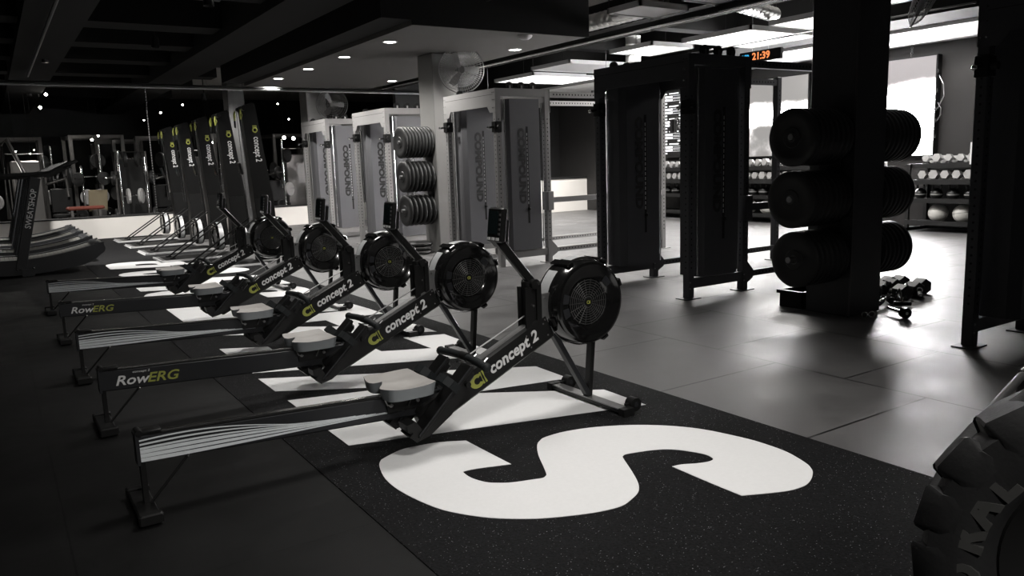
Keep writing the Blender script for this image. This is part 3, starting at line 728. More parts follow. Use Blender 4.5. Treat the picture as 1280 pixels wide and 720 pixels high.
        b = MB().m(paint); b.box(XB+.04, XB+long_x, -.075, -.04, .80, .87); b.box(XB-.045, XB+.05, -.08, .045, .70, .95, bev=.005); b.build('safety_arm', t)
    return t
rig_blk = make_rig('paint_blk', 'paint_blk'); rig_gry = make_rig('paint_gry', 'shroud_gry')
rig_plain = make_rig('paint_gry', 'shroud_gry', 0); rig_edge = make_rig('paint_blk', 'paint_blk', 0); index_children()
RG = 'cable machines in line along the mat'
X0 = 5.49
def put(o, y, lab): o.location = (X0, y, 0); tag(o, lab, 'cable machine', RG); return o
put(rig_blk, 5.34, 'charcoal cable machine between the black pillar and the silver ones')
put(rig_edge, 1.44, 'charcoal cable machine cut by the right edge, standing before the dumbbells')
put(rig_gry, 8.66, 'silver grey cable machine with black lettering and a fan above it')
put(rig_plain, 12.0, 'silver grey cable machine behind the grey pillar with weight plates')
put(copy_tree(rig_plain), 14.72, 'silver grey cable machine farthest along the row, near the white ledge')

# hanging cable attachment on the silver machine's wing
t = thing('hanging_grip', 'small cable grip hanging from the wing of the silver cable machine', 'cable grip', (8.55, 8.66, 0))
b = MB().m('blk_metal'); b.box(-.09, -.0, -.12, -.04, 1.70, 1.90, bev=.01); b.torus((.02, -.08, 1.86), (0, -1, 0), .05, .012, 18, 6); b.m('chrome').cyl((.02, -.10, 1.80), (.10, -.10, 1.74), .012, 8); b.build('carriage', t, True)
b = MB().m('blk'); b.cyl((.11, -.10, 1.74), (.11, -.10, 1.44), .004, 6); b.m('chrome'); b.cyl((.11, -.10, 1.44), (.11, -.10, 1.41), .012, 8); b.m('blk'); b.cyl((.11, -.10, 1.41), (.05, -.10, 1.30), .006, 6); b.cyl((.11, -.10, 1.41), (.17, -.10, 1.30), .006, 6); b.build('cord', t)

# ------------------------------------------------------------------ weight plates on the pillars
def make_plate(r=.225, w=.06, key='plate'):
    b = MB().m(key)
    b.lathe([(.026, -w/2), (.075, -w/2), (.082, -w/2+.006), (r*.62, -w/2+.006), (r*.70, -w/2-.0), (r*.88, -w/2), (r*.97, -w/2+.008), (r, -w/2+.016), (r, w/2-.016), (r*.97, w/2-.008), (r*.88, w/2), (r*.70, w/2), (r*.62, w/2-.006), (.082, w/2-.006), (.075, w/2), (.026, w/2), (.026, -w/2)], (0, 0, 0), (1, 0, 0), 56)
    b.m('edge_metal'); b.lathe([(.026, -w/2-.001), (.037, -w/2-.001), (.037, -w/2+.002)], (0, 0, 0), (1, 0, 0), 24)
    return b.build('weight_plate', None, True, 35)
plate_mesh = make_plate().data
plate_mesh2 = make_plate(.235, .052, 'plate').data
for o in [o for o in bpy.data.objects if o.name.startswith('weight_plate')]: bpy.data.objects.remove(o)
def stack(me, x, dirx, y, z, n, step, lab_out, lab_in, grp):
    for i in range(n):
        o = bpy.data.objects.new('weight_plate', me); C.objects.link(o)
        o.location = (x+dirx*(i*step+step/2), y+random.uniform(-.003, .003), z-random.uniform(0, .004)); o.rotation_euler = (random.uniform(0, 6), 0, 0 if dirx < 0 else PI)
        last = i == n-1
        tag(o, lab_out if last else lab_in, 'weight plate', grp if not last else grp)
def peg_set(name, loc, x_l, x_r, y, zs, lab):
    t = thing(name, lab, 'plate storage', loc)
    if x_l is not None: b = MB().m('rack'); b.box(x_l-.012-loc[0], x_l-loc[0], y-.10-loc[1], y+.10-loc[1], zs[-1]-.15, zs[0]+.12); b.build('backing_plate', t)
    if x_r is not None: b = MB().m('rack'); b.box(x_r-loc[0], x_r+.012-loc[0], y-.10-loc[1], y+.10-loc[1], zs[-1]-.15, zs[0]+.12); b.build('backing_plate', t)
    for z in zs:
        if x_l is not None: b = MB().m('dull_steel'); b.cyl((x_l-loc[0], y-loc[1], z), (x_l-.52-loc[0], y-loc[1], z), .0245, 16); b.build('peg', t, True)
        if x_r is not None: b = MB().m('dull_steel'); b.cyl((x_r-loc[0], y-loc[1], z), (x_r+.52-loc[0], y-loc[1], z), .0245, 16); b.build('peg', t, True)
zs = [1.47, .985, .505]
peg_set('plate_holder', (6.0, 4.03, 0), 5.77, 6.20, 4.03, zs, 'black plate holder with pegs on both sides of the black pillar')
names = ['top', 'middle', 'bottom']
for z, nm, n in zip(zs, names, (8, 8, 7)):
    stack(plate_mesh, 5.755, -1, 4.03, z, n, .062, f'outermost black plate on the {nm} left peg of the black pillar', f'black bumper plate on the {nm} left peg of the black pillar', f'plates on the {nm} left peg of the black pillar')
for z, nm, n in zip(zs, names, (8, 7, 7)):
    stack(plate_mesh, 6.215, 1, 4.03, z, n, .062, f'outermost black plate on the {nm} right peg of the black pillar', f'black bumper plate on the {nm} right peg of the black pillar', f'plates on the {nm} right peg of the black pillar')
zs2 = [1.70, 1.185, .675]
peg_set('plate_holder', (5.9, 11.0, 0), 5.72, None, 11.0, zs2, 'black plate holder with three pegs on the grey pillar')
for z, nm, n in zip(zs2, names, (9, 7, 6)):
    stack(plate_mesh2, 5.705, -1, 11.0, z, n, {9: .054, 7: .068, 6: .078}[n], f'outermost black plate on the {nm} peg of the grey pillar', f'black bumper plate on the {nm} peg of the grey pillar', f'plates on the {nm} peg of the grey pillar')
for i in range(3):
    o = bpy.data.objects.new('weight_plate', plate_mesh2); C.objects.link(o); o.rotation_euler = (0, -PI/2, i); o.location = (5.42+.01*i, 11.0, .035+i*.062)
    tag(o, ['weight plate lying flat on the floor below the grey pillar pegs, bottom of three', 'weight plate lying flat below the grey pillar pegs, middle of three', 'weight plate lying flat below the grey pillar pegs, top of three'][i], 'weight plate', 'plates stacked flat by the grey pillar')

# clutter at the foot of the black pillar
def hex_head(b, c, ax, r, L):
    c = Vector(c); ax = Vector(ax).normalized(); b.cyl(c-ax*L/2, c+ax*L/2, r, 6); b.cyl(c+ax*L/2, c+ax*(L/2+.012), r, 6, r*.8); b.cyl(c-ax*(L/2+.012), c-ax*L/2, r*.8, 6, r)
def dumbbell_mesh(key, r, L, hl):
    b = MB().m(key); hex_head(b, (-(L+hl)/2, 0, 0), (1, 0, 0), r, hl); hex_head(b, ((L+hl)/2, 0, 0), (1, 0, 0), r, hl); b.m('dull_steel').cyl((-L/2-.01, 0, 0), (L/2+.01, 0, 0), .015, 10)
    o = b.build('dumbbell'); me = o.data; bpy.data.objects.remove(o); return me
db_dark = dumbbell_mesh('db_dark', .075, .13, .11)
def inst(name, me, loc, rot, lab, cat, grp=None):
    o = bpy.data.objects.new(name, me); C.objects.link(o); o.location = loc; o.rotation_euler = rot; tag(o, lab, cat, grp); return o
for i, (x, y, rz) in enumerate(((7.28, 4.18, .3), (7.05, 4.12, .35), (6.84, 4.10, .25), (6.98, 4.42, .3), (7.22, 4.46, .2), (6.66, 4.3, .4))):
    inst('dumbbell', db_dark, (x, y, .066), (PI/6, 0, rz+PI/2-.5), ['black hex dumbbell at the right end of the pile by the pillar', 'black hex dumbbell next to the end of the pile by the pillar', 'black hex dumbbell in the middle of the pile by the pillar',
         'black hex dumbbell at the back of the pile, beside the bare floor', 'black hex dumbbell behind the end of the pile', 'black hex dumbbell closest to the pillar in the pile'][i], 'dumbbell', 'black dumbbells by the black pillar')
att = [((6.42, 3.92), 'straight'), ((6.55, 3.86), 'vbar'), ((6.70, 3.95), 'straight'), ((6.62, 4.02), 'rope'), ((6.86, 3.98), 'vbar'), ((6.48, 4.12), 'rope'), ((6.98, 3.92), 'straight')]
al = ['short chrome-tipped cable bar on the floor right of the pillar foot', 'v-shaped cable grip on the floor right of the pillar foot', 'slim cable bar lying across the attachment pile', 'black rope grip heaped in the attachment pile',
      'v-shaped cable grip at the outer edge of the attachment pile', 'black rope grip heaped against the pillar', 'slim cable bar at the front edge by the dumbbells']
for i, ((x, y), kd) in enumerate(att):
    t = thing('cable_attachment', al[i], 'cable attachment', (x, y, 0), random.uniform(-1, 1), 'cable attachments by the black pillar')
    b = MB().m('chrome')
    if kd == 'straight': b.cyl((-.16, 0, .045), (.16, 0, .07), .014, 10); b.torus((0, 0, .075), (1, 0, 0), .022, .006, 14, 6); b.m('grip').cyl((-.16, 0, .045), (-.05, 0, .053), .021, 10); b.cyl((.05, 0, .06), (.16, 0, .07), .021, 10)
    elif kd == 'vbar': b.cyl((0, 0, .14), (-.1, 0, .04), .010, 8); b.cyl((0, 0, .14), (.1, 0, .04), .010, 8); b.m('grip').cyl((-.1, -.07, .03), (-.1, .07, .03), .019, 10); b.cyl((.1, -.07, .03), (.1, .07, .03), .019, 10)
    else:
        b.m('grip').tube([(0, 0, .17), (-.06, .02, .15), (-.10, .0, .08), (-.13, -.05, .03)], .018, 8); b.tube([(0, 0, .17), (.06, -.02, .16), (.10, .0, .09), (.13, .05, .03)], .018, 8); b.sphere((-.13, -.05, .035), .033, 12); b.sphere((.13, .05, .035), .033, 12)
    b.build({'straight': 'bar', 'vbar': 'frame', 'rope': 'rope'}[kd], t, True)
t = thing('roller_bar', 'short black roller bar with chrome shaft lying alone before the pillar pile', 'bar', (6.12, 3.62, 0), 1.1)
b = MB().m('chrome').cyl((-.10, 0, .04), (.12, 0, .04), .014, 12); b.build('shaft', t, True)
b = MB().m('blk'); b.cyl((-.14, 0, .042), (-.09, 0, .042), .042, 20); b.m('chrome').cyl((-.142, 0, .042), (-.14, 0, .042), .012, 10); b.build('end_disc', t, True)
for i, x in enumerate((5.50, 5.62)):
    t = thing('collar_clip', ['small chrome collar clip on the floor at the pillar corner', 'small chrome collar clip beside the other at the pillar corner'][i], 'collar clip', (5.83+.07*i, 3.72-.02*i, 0), .4*i, 'collar clips')
    b = MB().m('chrome'); b.torus((0, 0, .026), (1, .2, 0), .024, .007, 18, 6); b.build('ring', t, True)
t = thing('storage_crate', 'low black crate tucked behind the foot of the black pillar on its left side', 'crate', (5.97, 4.41, 0))
b = MB().m('blk'); b.box(-.17, .17, -.12, .12, 0, .02)
for a in ((-.17, -.155, -.12, .12), (.155, .17, -.12, .12), (-.17, .17, -.12, -.105), (-.17, .17, .105, .12)): b.box(*a, .02, .15)
b.build('body', t)
b = MB().m('blk_metal'); b.box(-.19, .19, -.14, -.12, .12, .15); b.box(-.19, -.17, -.14, .14, .12, .15); b.box(-.19, .19, .12, .14, .12, .15); b.box(.17, .19, -.14, .14, .12, .15); b.build('rim', t)

# ------------------------------------------------------------------ dumbbell racks on the right wall
def make_hex(key, r, L, hl):
    b = MB().m(key); b.cyl((-L/2-hl, 0, 0), (-L/2, 0, 0), r, 6); b.cyl((L/2, 0, 0), (L/2+hl, 0, 0), r, 6); b.m('dull_steel').cyl((-L/2, 0, 0), (L/2, 0, 0), .016, 8)
    o = b.build('dumbbell'); me = o.data; bpy.data.objects.remove(o); return me
hexes = [make_hex('db', r, .13, hl) for r, hl in ((.062, .07), (.072, .085), (.080, .095))]
def kettle():
    b = MB().m('db_dark'); b.sphere((0, 0, .095), .095, 20); b.cyl((0, 0, 0), (0, 0, .03), .06, 16); b.m('db').lathe([(.070, -.012), (.093, .01), (.096, .03)], (0, 0, .07), (0, 0, 1), 20)
    b.m('db_dark').tube([(0, -.055, .17), (0, -.075, .22), (0, -.06, .265), (0, 0, .28), (0, .06, .265), (0, .075, .22), (0, .055, .17)], .014, 8)
    o = b.build('kettlebell', None, True); me = o.data; bpy.data.objects.remove(o); return me
kb = kettle()
def ballm():
    b = MB().m('ball'); b.sphere((0, 0, 0), .15, 28); b.m('db_dark'); b.torus((0, 0, 0), (0, 0, 1), .1495, .003, 36, 5); b.torus((0, 0, 0), (1, 0, 0), .1495, .003, 36, 5)
    o = b.build('medicine_ball', None, True); me = o.data; bpy.data.objects.remove(o); return me
bl = ballm()
def rack_run(y0, y1, lab, where, balls):
    t = thing('dumbbell_rack', lab, 'rack', (13.0, (y0+y1)/2, 0)); L = (y1-y0)/2
    b = MB().m('rack')
    for y in (-L, 0, L): b.box(-.25, -.20, y-.03, y+.03, 0, 1.10); b.box(.30, .35, y-.03, y+.03, 0, 1.12); b.box(-.25, .35, y-.03, y+.03, 0, .05)
    b.build('frame', t)
    MB().m('rack').box(.36, .38, -L-.05, L+.05, .0, 1.20).build('back_panel', t)
    for z in (.14, .50, .80, 1.06):
        b = MB().m('rack'); R = Matrix.Rotation(math.radians(8 if z > .6 else 0), 3, 'Y')
        dx = .10 if z > 1 else 0
        b.box(-.27+dx, .30, -L, L, z-.012, z+.012, R); b.box(-.30+dx, -.265+dx, -L, L, z-.03, z+.045); b.build('shelf', t)
    y = y0+.10; i = 0
    while y < y1-.08:
        for z, hx, sh in ((1.185, 0, 'top'), (.915, 1, 'second')):
            me = hexes[(hx+(i % 3 == 0)) % 3]
            inst('dumbbell', me, (12.98 if z < 1 else 13.05, y, z-.01), (0, math.radians(8), random.uniform(-.05, .05)), f'pale hex dumbbell on the {sh} shelf of the rack {where}', 'dumbbell', f'dumbbells on the {sh} shelf {where}')
        y += .185; i += 1
    y = y0+.15
    while y < y1-.1:
        inst('kettlebell', kb, (12.92, y, .512), (0, 0, random.uniform(-.3, .3)), f'kettlebell with a pale band on the middle shelf of the rack {where}', 'kettlebell', f'kettlebells {where}')
        y += .27
    for q, (yb, lb) in enumerate(balls): inst('medicine_ball', bl, (12.94, yb, .30), (0, random.uniform(0, 1), q), lb, 'medicine ball', f'medicine balls {where}')
rack_run(4.2, 7.45, 'black dumbbell rack under the bright picture screen, right of the pillar', 'right of the pillar', [(7.02, 'pale medicine ball on the bottom shelf nearest the pillar, right rack'), (6.62, 'pale medicine ball second on the bottom shelf of the right rack'), (6.2, 'pale medicine ball third on the bottom shelf of the right rack')])
rack_run(9.3, 14.2, 'long black dumbbell rack under the wide screen, left of the pillar', 'left of the pillar', [(10.9, 'pale medicine ball on the bottom shelf of the left rack, nearest the low rail'), (10.45, 'pale medicine ball on the bottom shelf of the left rack near the pillar'), (13.6, 'pale medicine ball at the far end of the left rack')])
t = thing('cross_bench', 'dark steel bench post standing between the racks behind the pillar plates', 'stand', (12.6, 8.0, 0))
b = MB().m('far_metal'); b.box(-.03, .03, -.03, .03, 0, 1.2); b.box(-.1, .3, -.10, .10, 1.02, 1.16, bev=.02); b.box(-.3, .3, -.03, .03, 0, .06); b.build('frame', t)
t = thing('notice', 'white paper notice fixed above the right dumbbell rack', 'notice', (12.75, 6.36, 0))
b = MB().m('paper').box(0, .01, -.11, .11, 1.08, 1.42); b.build('sheet', t); b = MB().m('rack').box(.01, .03, -.015, .015, .0, 1.42); b.build('stand_post', t)

# ------------------------------------------------------------------ wall screens and timetable
def screen(name, y0, y1, z0, z1, key, lab, depth=.09):
    t = thing(name, lab, 'screen', (13.55, (y0+y1)/2, 0)); L = (y1-y0)/2
    b = MB().m('blk'); b.box(-depth, .05, -L-.02, L+.02, z0-.02, z1+.02); b.build('casing', t)
    o = MB().m(key).box(-depth-.006, -depth-.001, -L, L, z0, z1).build('picture', t)
    return t
screen('video_screen', 9.95, 13.05, 1.30, 2.84, 'screenA', 'wide video screen with a pale upper half on the right wall, left of the pillar')
sb = screen('video_screen', 7.46, 9.45, 1.24, 2.88, 'screenB', 'brightest video screen on the right wall, beside the black pillar')
b = MB().m('blk')
for z in (2.62, 2.3, 2.0, 1.8, 1.55): b.box(-.09, -.04, -1.04, -1.01, z-.03, z+.03)
b.build('side_clips', sb)
b = MB().m('dull_steel'); b.tube([(-.07, -1.04, 2.55), (-.07, -1.12, 2.4), (-.07, -1.14, 2.2), (-.07, -1.04, 2.0)], .008, 6); b.build('side_cable', sb)
b = MB().m('dull_steel'); b.tube([(-.07, -1.04, 2.1), (-.07, -1.10, 2.0), (-.07, -1.10, 1.9), (-.07, -1.04, 1.8)], .008, 6)
b.build('side_cable', sb)
b = MB().m('dull_steel')
for q in range(5): b.torus((-.07, -.55, 2.92+q*.045), (1, 0, 0) if q % 2 else (0, 1, 0), .02, .005, 12, 5)
b.build('hanging_chain', sb)
t = thing('timetable_board', 'black timetable board with glowing white rows on the right wall', 'board', (13.5, 13.55, 0))
b = MB().m('board_blk').box(0, .06, -.38, .38, 1.33, 2.86); b.build('panel', t)
b = MB().m('board_text'); random.seed(3); z = 2.80; i = 0
while z > 1.40:
    h = .028
    if i % 4 in (1, 2):
        b.box(-.006, -.001, .10, .34, z-h, z+.022); b.box(-.006, -.001, -.34, .10, z+.016, z+.022); b.box(-.006, -.001, -.34, .10, z-h, z-h+.006); b.box(-.006, -.001, -.34, -.33, z-h, z+.02)
    else:
        b.box(-.006, -.001, .27, .34, z-.018, z+.012); w = random.uniform(.1, .3); b.box(-.006, -.001, -.34, -.34+w, z-.018, z+.014)
        if i % 4 == 0: b.box(-.006, -.001, -.10, .20, z-.016, z+.010)
    z -= .072; i += 1
b.build('rows', t)
t = thing('cream_panel', 'small cream wall panel above the timetable board', 'panel', (13.55, 13.3, 0)); MB().m('plinth').box(-.02, .04, -.9, .75, 2.90, 3.08, bev=.01).build('panel', t)
# interval timer hanging from the ceiling
t = thing('interval_timer', 'hanging digital timer with blue and orange digits above the charcoal machine', 'timer', (8.5, 7.03, 0))
b = MB().m('blk').box(0, .06, -.33, .33, 2.53, 2.67, bev=.008); b.build('case', t)
text_mesh('digits', "H'8", .10, Vector((-.002, .28, 2.565)), (0, -1, 0), (0, 0, 1), 'led_blue', .002, 0, t, .80, bold=.003)
text_mesh('digits', "21:39", .125, Vector((-.002, .115, 2.56)), (0, -1, 0), (0, 0, 1), 'led_orange', .002, 0, t, 1.02, bold=.003)
b = MB().m('dull_steel')
for y in (-.12, .14): b.cyl((.03, y, 2.67), (.03, y, ZC), .002, 5)
b.build('hanging_wire', t)
# exit sign behind the silver machine
t = thing('exit_sign', 'small green and white exit sign behind the silver cable machine', 'exit sign', (8.2, 13.2, 0))
b = MB().m('exit_white').box(-.09, .09, 0, .03, 2.22, 2.46, bev=.01); b.build('case', t); b = MB().m('exit_green').box(-.05, .06, -.004, 0, 2.34, 2.44); b.build('symbol', t); b = MB().m('dull_steel').cyl((0, .015, 2.46), (0, .015, ZC), .006, 6); b.build('rod', t)

# ------------------------------------------------------------------ fans
def make_fan(R_=.34):
    t = thing('wall_fan', 'x', 'fan')
    b = MB().m('dull_steel')
    for side in (-1, 1):
        for q, r in enumerate((.05, .10, .15, .20, .25, .30)):
            d = side*.09*(1-(r/R_)**2)**.5; b.torus((0, 0, d), (0, 0, 1), r, .0016, 36, 4)
        for q in range(60):
            a = 2*PI*q/60+side*.05; pts = []
            for r in (.05, .16, .26, R_): pts.append((r*math.cos(a), r*math.sin(a), side*.09*max(0, 1-(r/R_)**2)**.5))
            b.tube(pts, .0014, 4)
    b.torus((0, 0, 0), (0, 0, 1), R_, .008, 48, 6); b.build('cage', t)
    b = MB().m('dull_steel')
    for q in range(3):
        a = 2*PI*q/3; u = Vector((math.cos(a), math.sin(a), 0)); v = Vector((-math.sin(a), math.cos(a), .35))
        b.prism([(.04, -.02), (.16, -.06), (.26, -.07), (.27, .02), (.20, .05), (.04, .03)], (0, 0, 0), u, v, .003)
    b.build('blades', t)
    b = MB().m('dull_steel'); b.cyl((0, 0, -.02), (0, 0, .06), .045, 20); b.m('blk_metal').cyl((0, 0, -.16), (0, 0, -.05), .06, 20); b.build('motor', t, True)
    return t
f0 = make_fan(); index_children()
def aim(o, loc, d, lab):
    o.location = loc; o.rotation_euler = Vector(d).to_track_quat('Z', 'Y').to_euler(); tag(o, lab, 'fan', 'wall fans on the pillars')
    b = MB().m('blk_metal'); return o
aim(f0, (6.13, 10.62, 2.75), (-.45, -1, -.12), 'round wire-caged fan on the grey pillar above the silver cable machine')
aim(copy_tree(f0), (6.62, 17.3, 2.76), (-.3, -1, -.1), 'distant wire-caged fan above the farthest cable machines')
aim(copy_tree(f0), (7.02, 3.98, 2.72), (.47, -.78, -.42), 'wire-caged fan seen edge-on at the top, right of the black pillar')
for nm, p0, p1, lab in (('fan_bracket', (6.12, 10.85, 2.75), (6.13, 10.74, 2.75), 'dark bracket holding the fan on the grey pillar'), ('fan_bracket', (6.2, 4.03, 2.85), (6.80, 3.87, 2.83), 'dark bracket arm holding the fan right of the black pillar'), ('fan_bracket', (6.5, 17.6, 2.78), (6.66, 17.5, 2.78), 'dark bracket of the distant fan')):
    tag(MB().m('blk_metal').bar(p0, p1, .03, .03).build(nm), lab, 'bracket')

# ------------------------------------------------------------------ ceiling services
def lamp(kind, loc, energy, size=.1, spot=None, d=(0, 0, -1), col=(1, .97, .93), blend=.6):
    L = bpy.data.lights.new('lamp', kind); L.energy = energy; L.color = col
    if kind == 'SPOT': L.spot_size = math.radians(spot or 120); L.spot_blend = blend; L.shadow_soft_size = size
    elif kind == 'AREA': L.shape = 'RECTANGLE'; L.size = size; L.size_y = size
    else: L.shadow_soft_size = size
    o = bpy.data.objects.new('lamp', L); C.objects.link(o); o.location = loc; o.rotation_euler = Vector(d).to_track_quat('-Z', 'Y').to_euler(); return o
def downlight(x, y, z, lab, energy, spot=140, grp='soffit downlights', r=.085, es='bulb_big'):
    t = thing('downlight', lab, 'ceiling light', (x, y, z), 0, grp)
    b = MB().m('panel_white'); b.lathe([(r, 0), (r+.02, -.002), (r+.02, -.008), (r, -.010), (r-.006, -.002)], (0, 0, 0), (0, 0, 1), 28); b.build('trim_ring', t, True)
    b = MB().m(es); b.lathe([(0, -.012), (r*.6, -.010), (r*.92, -.004), (r*.92, -.001)], (0, 0, 0), (0, 0, 1), 24); b.build('lens', t, True)
    if energy:
        l = lamp('SPOT', (0, 0, -.03), energy, .08, spot); l.parent = t; l.name = 'light_source'
    return t
for i, (x, y, lb) in enumerate(((4.71, 10.04, 'round downlight nearest along the soffit edge'), (4.69, 11.62, 'second round downlight along the soffit edge'), (4.67, 13.18, 'third round downlight along the soffit edge'), (4.63, 14.69, 'fourth and farthest round downlight along the soffit edge'),
        (6.82, 14.54, 'round downlight deeper in the soffit beyond the grey pillar'), (6.75, 10.08, 'round downlight in the soffit right of the caged fan'))):
    downlight(x, y, 3.0, lb, 260, 150)
t = thing('smoke_detector', 'white dome smoke detector on the soffit near its front edge', 'smoke detector', (6.16, 8.95, 3.0))
MB().m('panel_white').lathe([(0, -.055), (.05, -.05), (.085, -.03), (.10, -.006), (.10, 0)], (0, 0, 0), (0, 0, 1), 28).build('dome', t, True)
downlight(12.94, 7.07, 3.1, 'round downlight in the white soffit over the right dumbbell rack', 60, 150, 'white soffit downlights')
downlight(12.93, 10.1, 3.1, 'round downlight in the white soffit left of the pillar', 60, 150, 'white soffit downlights')
downlight(12.94, 13.1, 3.1, 'round downlight in the white soffit above the timetable board', 60, 150, 'white soffit downlights')

def panel(x0, x1, y0, y1, z, key, lab, e=0, cat='ceiling panel', nm='ceiling_raft'):
    t = thing(nm, lab, cat, ((x0+x1)/2, (y0+y1)/2, z)); a, c = (x1-x0)/2, (y1-y0)/2
    b = MB().m('panel_white'); b.box(-a, a, -c, -c+.03, 0, .07); b.box(-a, a, c-.03, c, 0, .07); b.box(-a, -a+.03, -c, c, 0, .07); b.box(a-.03, a, -c, c, 0, .07); b.build('rim', t)
    b = MB().m(key); b.box(-a+.03, a-.03, -c+.03, c-.03, .01, .03); b.build('diffuser' if key == 'panel_lit' else 'board', t)
    b = MB().m('blk_metal')
    for sx in (-1, 1): b.cyl((sx*a*.7, 0, .05), (sx*a*.7, 0, ZC-z), .004, 5)
    b.build('hanging_wire', t)
    if e:
        l = lamp('AREA', (0, 0, -.01), e, 1.2); l.data.size = 2*a*.9; l.data.size_y = 2*c*.9; l.parent = t; l.name = 'light_source'
    return t
panel(9.30, 10.95, 7.85, 9.22, 3.10, 'panel_lit', 'large glowing white ceiling raft left of the black pillar top', 150)
panel(9.40, 10.5, 6.5, 7.62, 3.12, 'panel_lit', 'glowing ceiling raft behind the first one, close to the pillar', 90)
panel(8.95, 9.7, 5.5, 6.2, 3.14, 'panel_lit', 'glowing ceiling raft at the top edge beside the pillar', 30)
panel(9.0, 9.95, 9.55, 10.6, 3.10, 'panel_lit', 'small glowing ceiling raft seen over the charcoal cable machine', 80)
panel(9.2, 11.4, 11.95, 13.2, 3.12, 'panel_white', 'pale ceiling raft seen past the soffit corner')
panel(9.6, 11.5, 13.7, 15.2, 3.10, 'panel_lit', 'far glowing ceiling raft above the white ledge', 160)
panel(6.65, 7.45, 7.25, 7.85, 3.12, 'panel_white', 'small grey ceiling board beside the soffit corner')
panel(6.92, 7.6, 6.1, 6.85, 3.12, 'panel_white', 'small grey ceiling board at the top edge among the pipes')
def duct(p0, p1, r, lab, key='duct', nm='air_duct', cat='duct'):
    t = thing(nm, lab, cat, p0); d = Vector(p1)-Vector(p0); n = max(3, int(d.length/.12)); R = lookrot(d); b = MB().m(key)
    prof = []
    for q in range(n+1):
        h = d.length*q/n; prof += [(r, h), (r*1.04, h+.01), (r, h+.02)]
    b.lathe(prof, (0, 0, 0), d, 20); b.build('duct_skin', t, True)
    b = MB().m('blk_metal')
    for f in (.2, .8):
        P = d*f; b.bar((P.x, P.y, r), (P.x, P.y, ZC-p0[2]), .004, .02)
    b.build('duct_hanger', t)
    return t
duct((8.0, 8.6, 3.42), (8.0, 12.6, 3.42), .12, 'silver foil duct running past the soffit corner')
duct((9.55, 10.6, 2.98), (9.55, 10.6, 3.4), .13, 'short upright silver duct above the charcoal cable machine')
duct((7.9, 7.2, 3.30), (9.6, 7.7, 3.30), .10, 'crinkled silver duct crossing above the charcoal machine')
duct((7.28, 7.5, 3.25), (7.28, 8.4, 3.25), .09, 'short silver duct elbow beside the grey ceiling board')
def pipe(pts, r, lab, key='blk_metal', nm='ceiling_pipe'):
    return tag(MB().m(key).tube(pts, r, 8).build(nm, None, True), lab, 'pipe')
pipe([(-3.9, 16.8, 3.02), (9.0, 16.8, 2.98)], .022, 'long thin pipe crossing under the ceiling behind the ski machines', 'dull_steel')
pipe([(-3.9, 16.95, 3.08), (9.0, 16.95, 3.03)], .03, 'thicker black pipe just behind the long thin ceiling pipe')
pipe([(.80, 4.0, 3.15), (.80, 16.8, 3.15)], .022, 'pipe running away along the ceiling at upper left', 'wire_grey')
for y in (8.6, 9.6, 10.8, 13.0): pass
pipe([(7.45, -2, 3.02), (7.45, 16.5, 3.02)], .016, 'straight metal conduit running along the ceiling past the soffit', 'steel')
tr = thing('cable_tray', 'black cable tray running along the ceiling past the soffit', 'cable tray', (7.62, 7, 3.04))
b = MB().m('beam'); b.box(-.12, .12, -9, 9.5, 0, .01); b.box(-.12, -.11, -9, 9.5, 0, .07); b.box(.11, .12, -9, 9.5, 0, .07)
b.build('tray', tr)
b = MB().m('blk_metal')
for y in (-5, -3, -1, 1, 3, 5, 7): b.cyl((-.11, y, .05), (-.11, y, ZC-3.04), .004, 5); b.cyl((.11, y, .05), (.11, y, ZC-3.04), .004, 5)
b.build('hanger_rods', tr)
pipe([(9.8, 5.0, 3.0), (9.8, 10, 3.0)], .012, 'thin rod under the glowing ceiling rafts', 'blk_metal')
pipe([(12.0, 3.0, 3.32), (9.0, 3.0, 3.32)], .02, 'short white conduit at the top right', 'panel_white')
pipe([(5.3, 5.6, 3.3), (5.3, 8.5, 3.3)], .02, 'dark pipe below the ceiling in front of the soffit')
t = thing('track_light', 'small lit track light bar above the silver machine wing', 'track light', (8.6, 10.2, 0))
b = MB().m('blk_metal').box(-.3, .3, -.02, .02, 2.42, 2.45); b.build('track', t)
for q in range(5): b = MB().m('bulb'); b.sphere((-.2+q*.085, -.02, 2.41), .020, 12); b.build('bulb', t, True)
b = MB().m('blk_metal').cyl((0, 0, 2.45), (0, 0, ZC), .003, 5); b.build('hanging_wire', t)
# hanging chain at the left
t = thing('hanging_chain', 'thin dark chain hanging from the ceiling pipe left of the ski machines', 'chain', (2.70, 16.8, 0))
b = MB().m('wire_grey'); z = .50; q = 0
while z < 2.98: b.cyl((0, 0, z), (.004, 0, z+.028), .012, 6); z += .05
b.build('links', t, True)
# pendant bulbs over the far gym area
bp = [(4.2,3.01,.022),(3.68,2.82,.024),(6.55,3.06,.020),(6.81,2.67,.022),(7.99,3.41,.022),(8.3,3.01,.020),(3.29,2.64,.016),(2.27,2.28,.022),(2.13,2.19,.03),(4.71,2.29,.020),(4.81,2.09,.028),(6.65,2.19,.045),(6.9,2.17,.045),(1.31,3.21,.034),(1.17,2.92,.034),(.59,1.95,.014),(.86,1.9,.012),(.95,1.98,.012)]
for i, (x, z, r) in enumerate(bp):
    t = thing('pendant_bulb', 'tiny glowing bulb hanging over the dark far gym area', 'pendant light', (x, 21, z), 0, 'pendant bulbs over the far gym')
    b = MB().m('bulb'); b.sphere((0, 0, 0), r, 12); b.build('glass', t, True)
    b = MB().m('blk'); b.cyl((0, 0, r*.8), (0, 0, r+.05), .014, 8); b.cyl((0, 0, r+.05), (0, 0, ZC-z), .002, 4); b.build('cord', t)
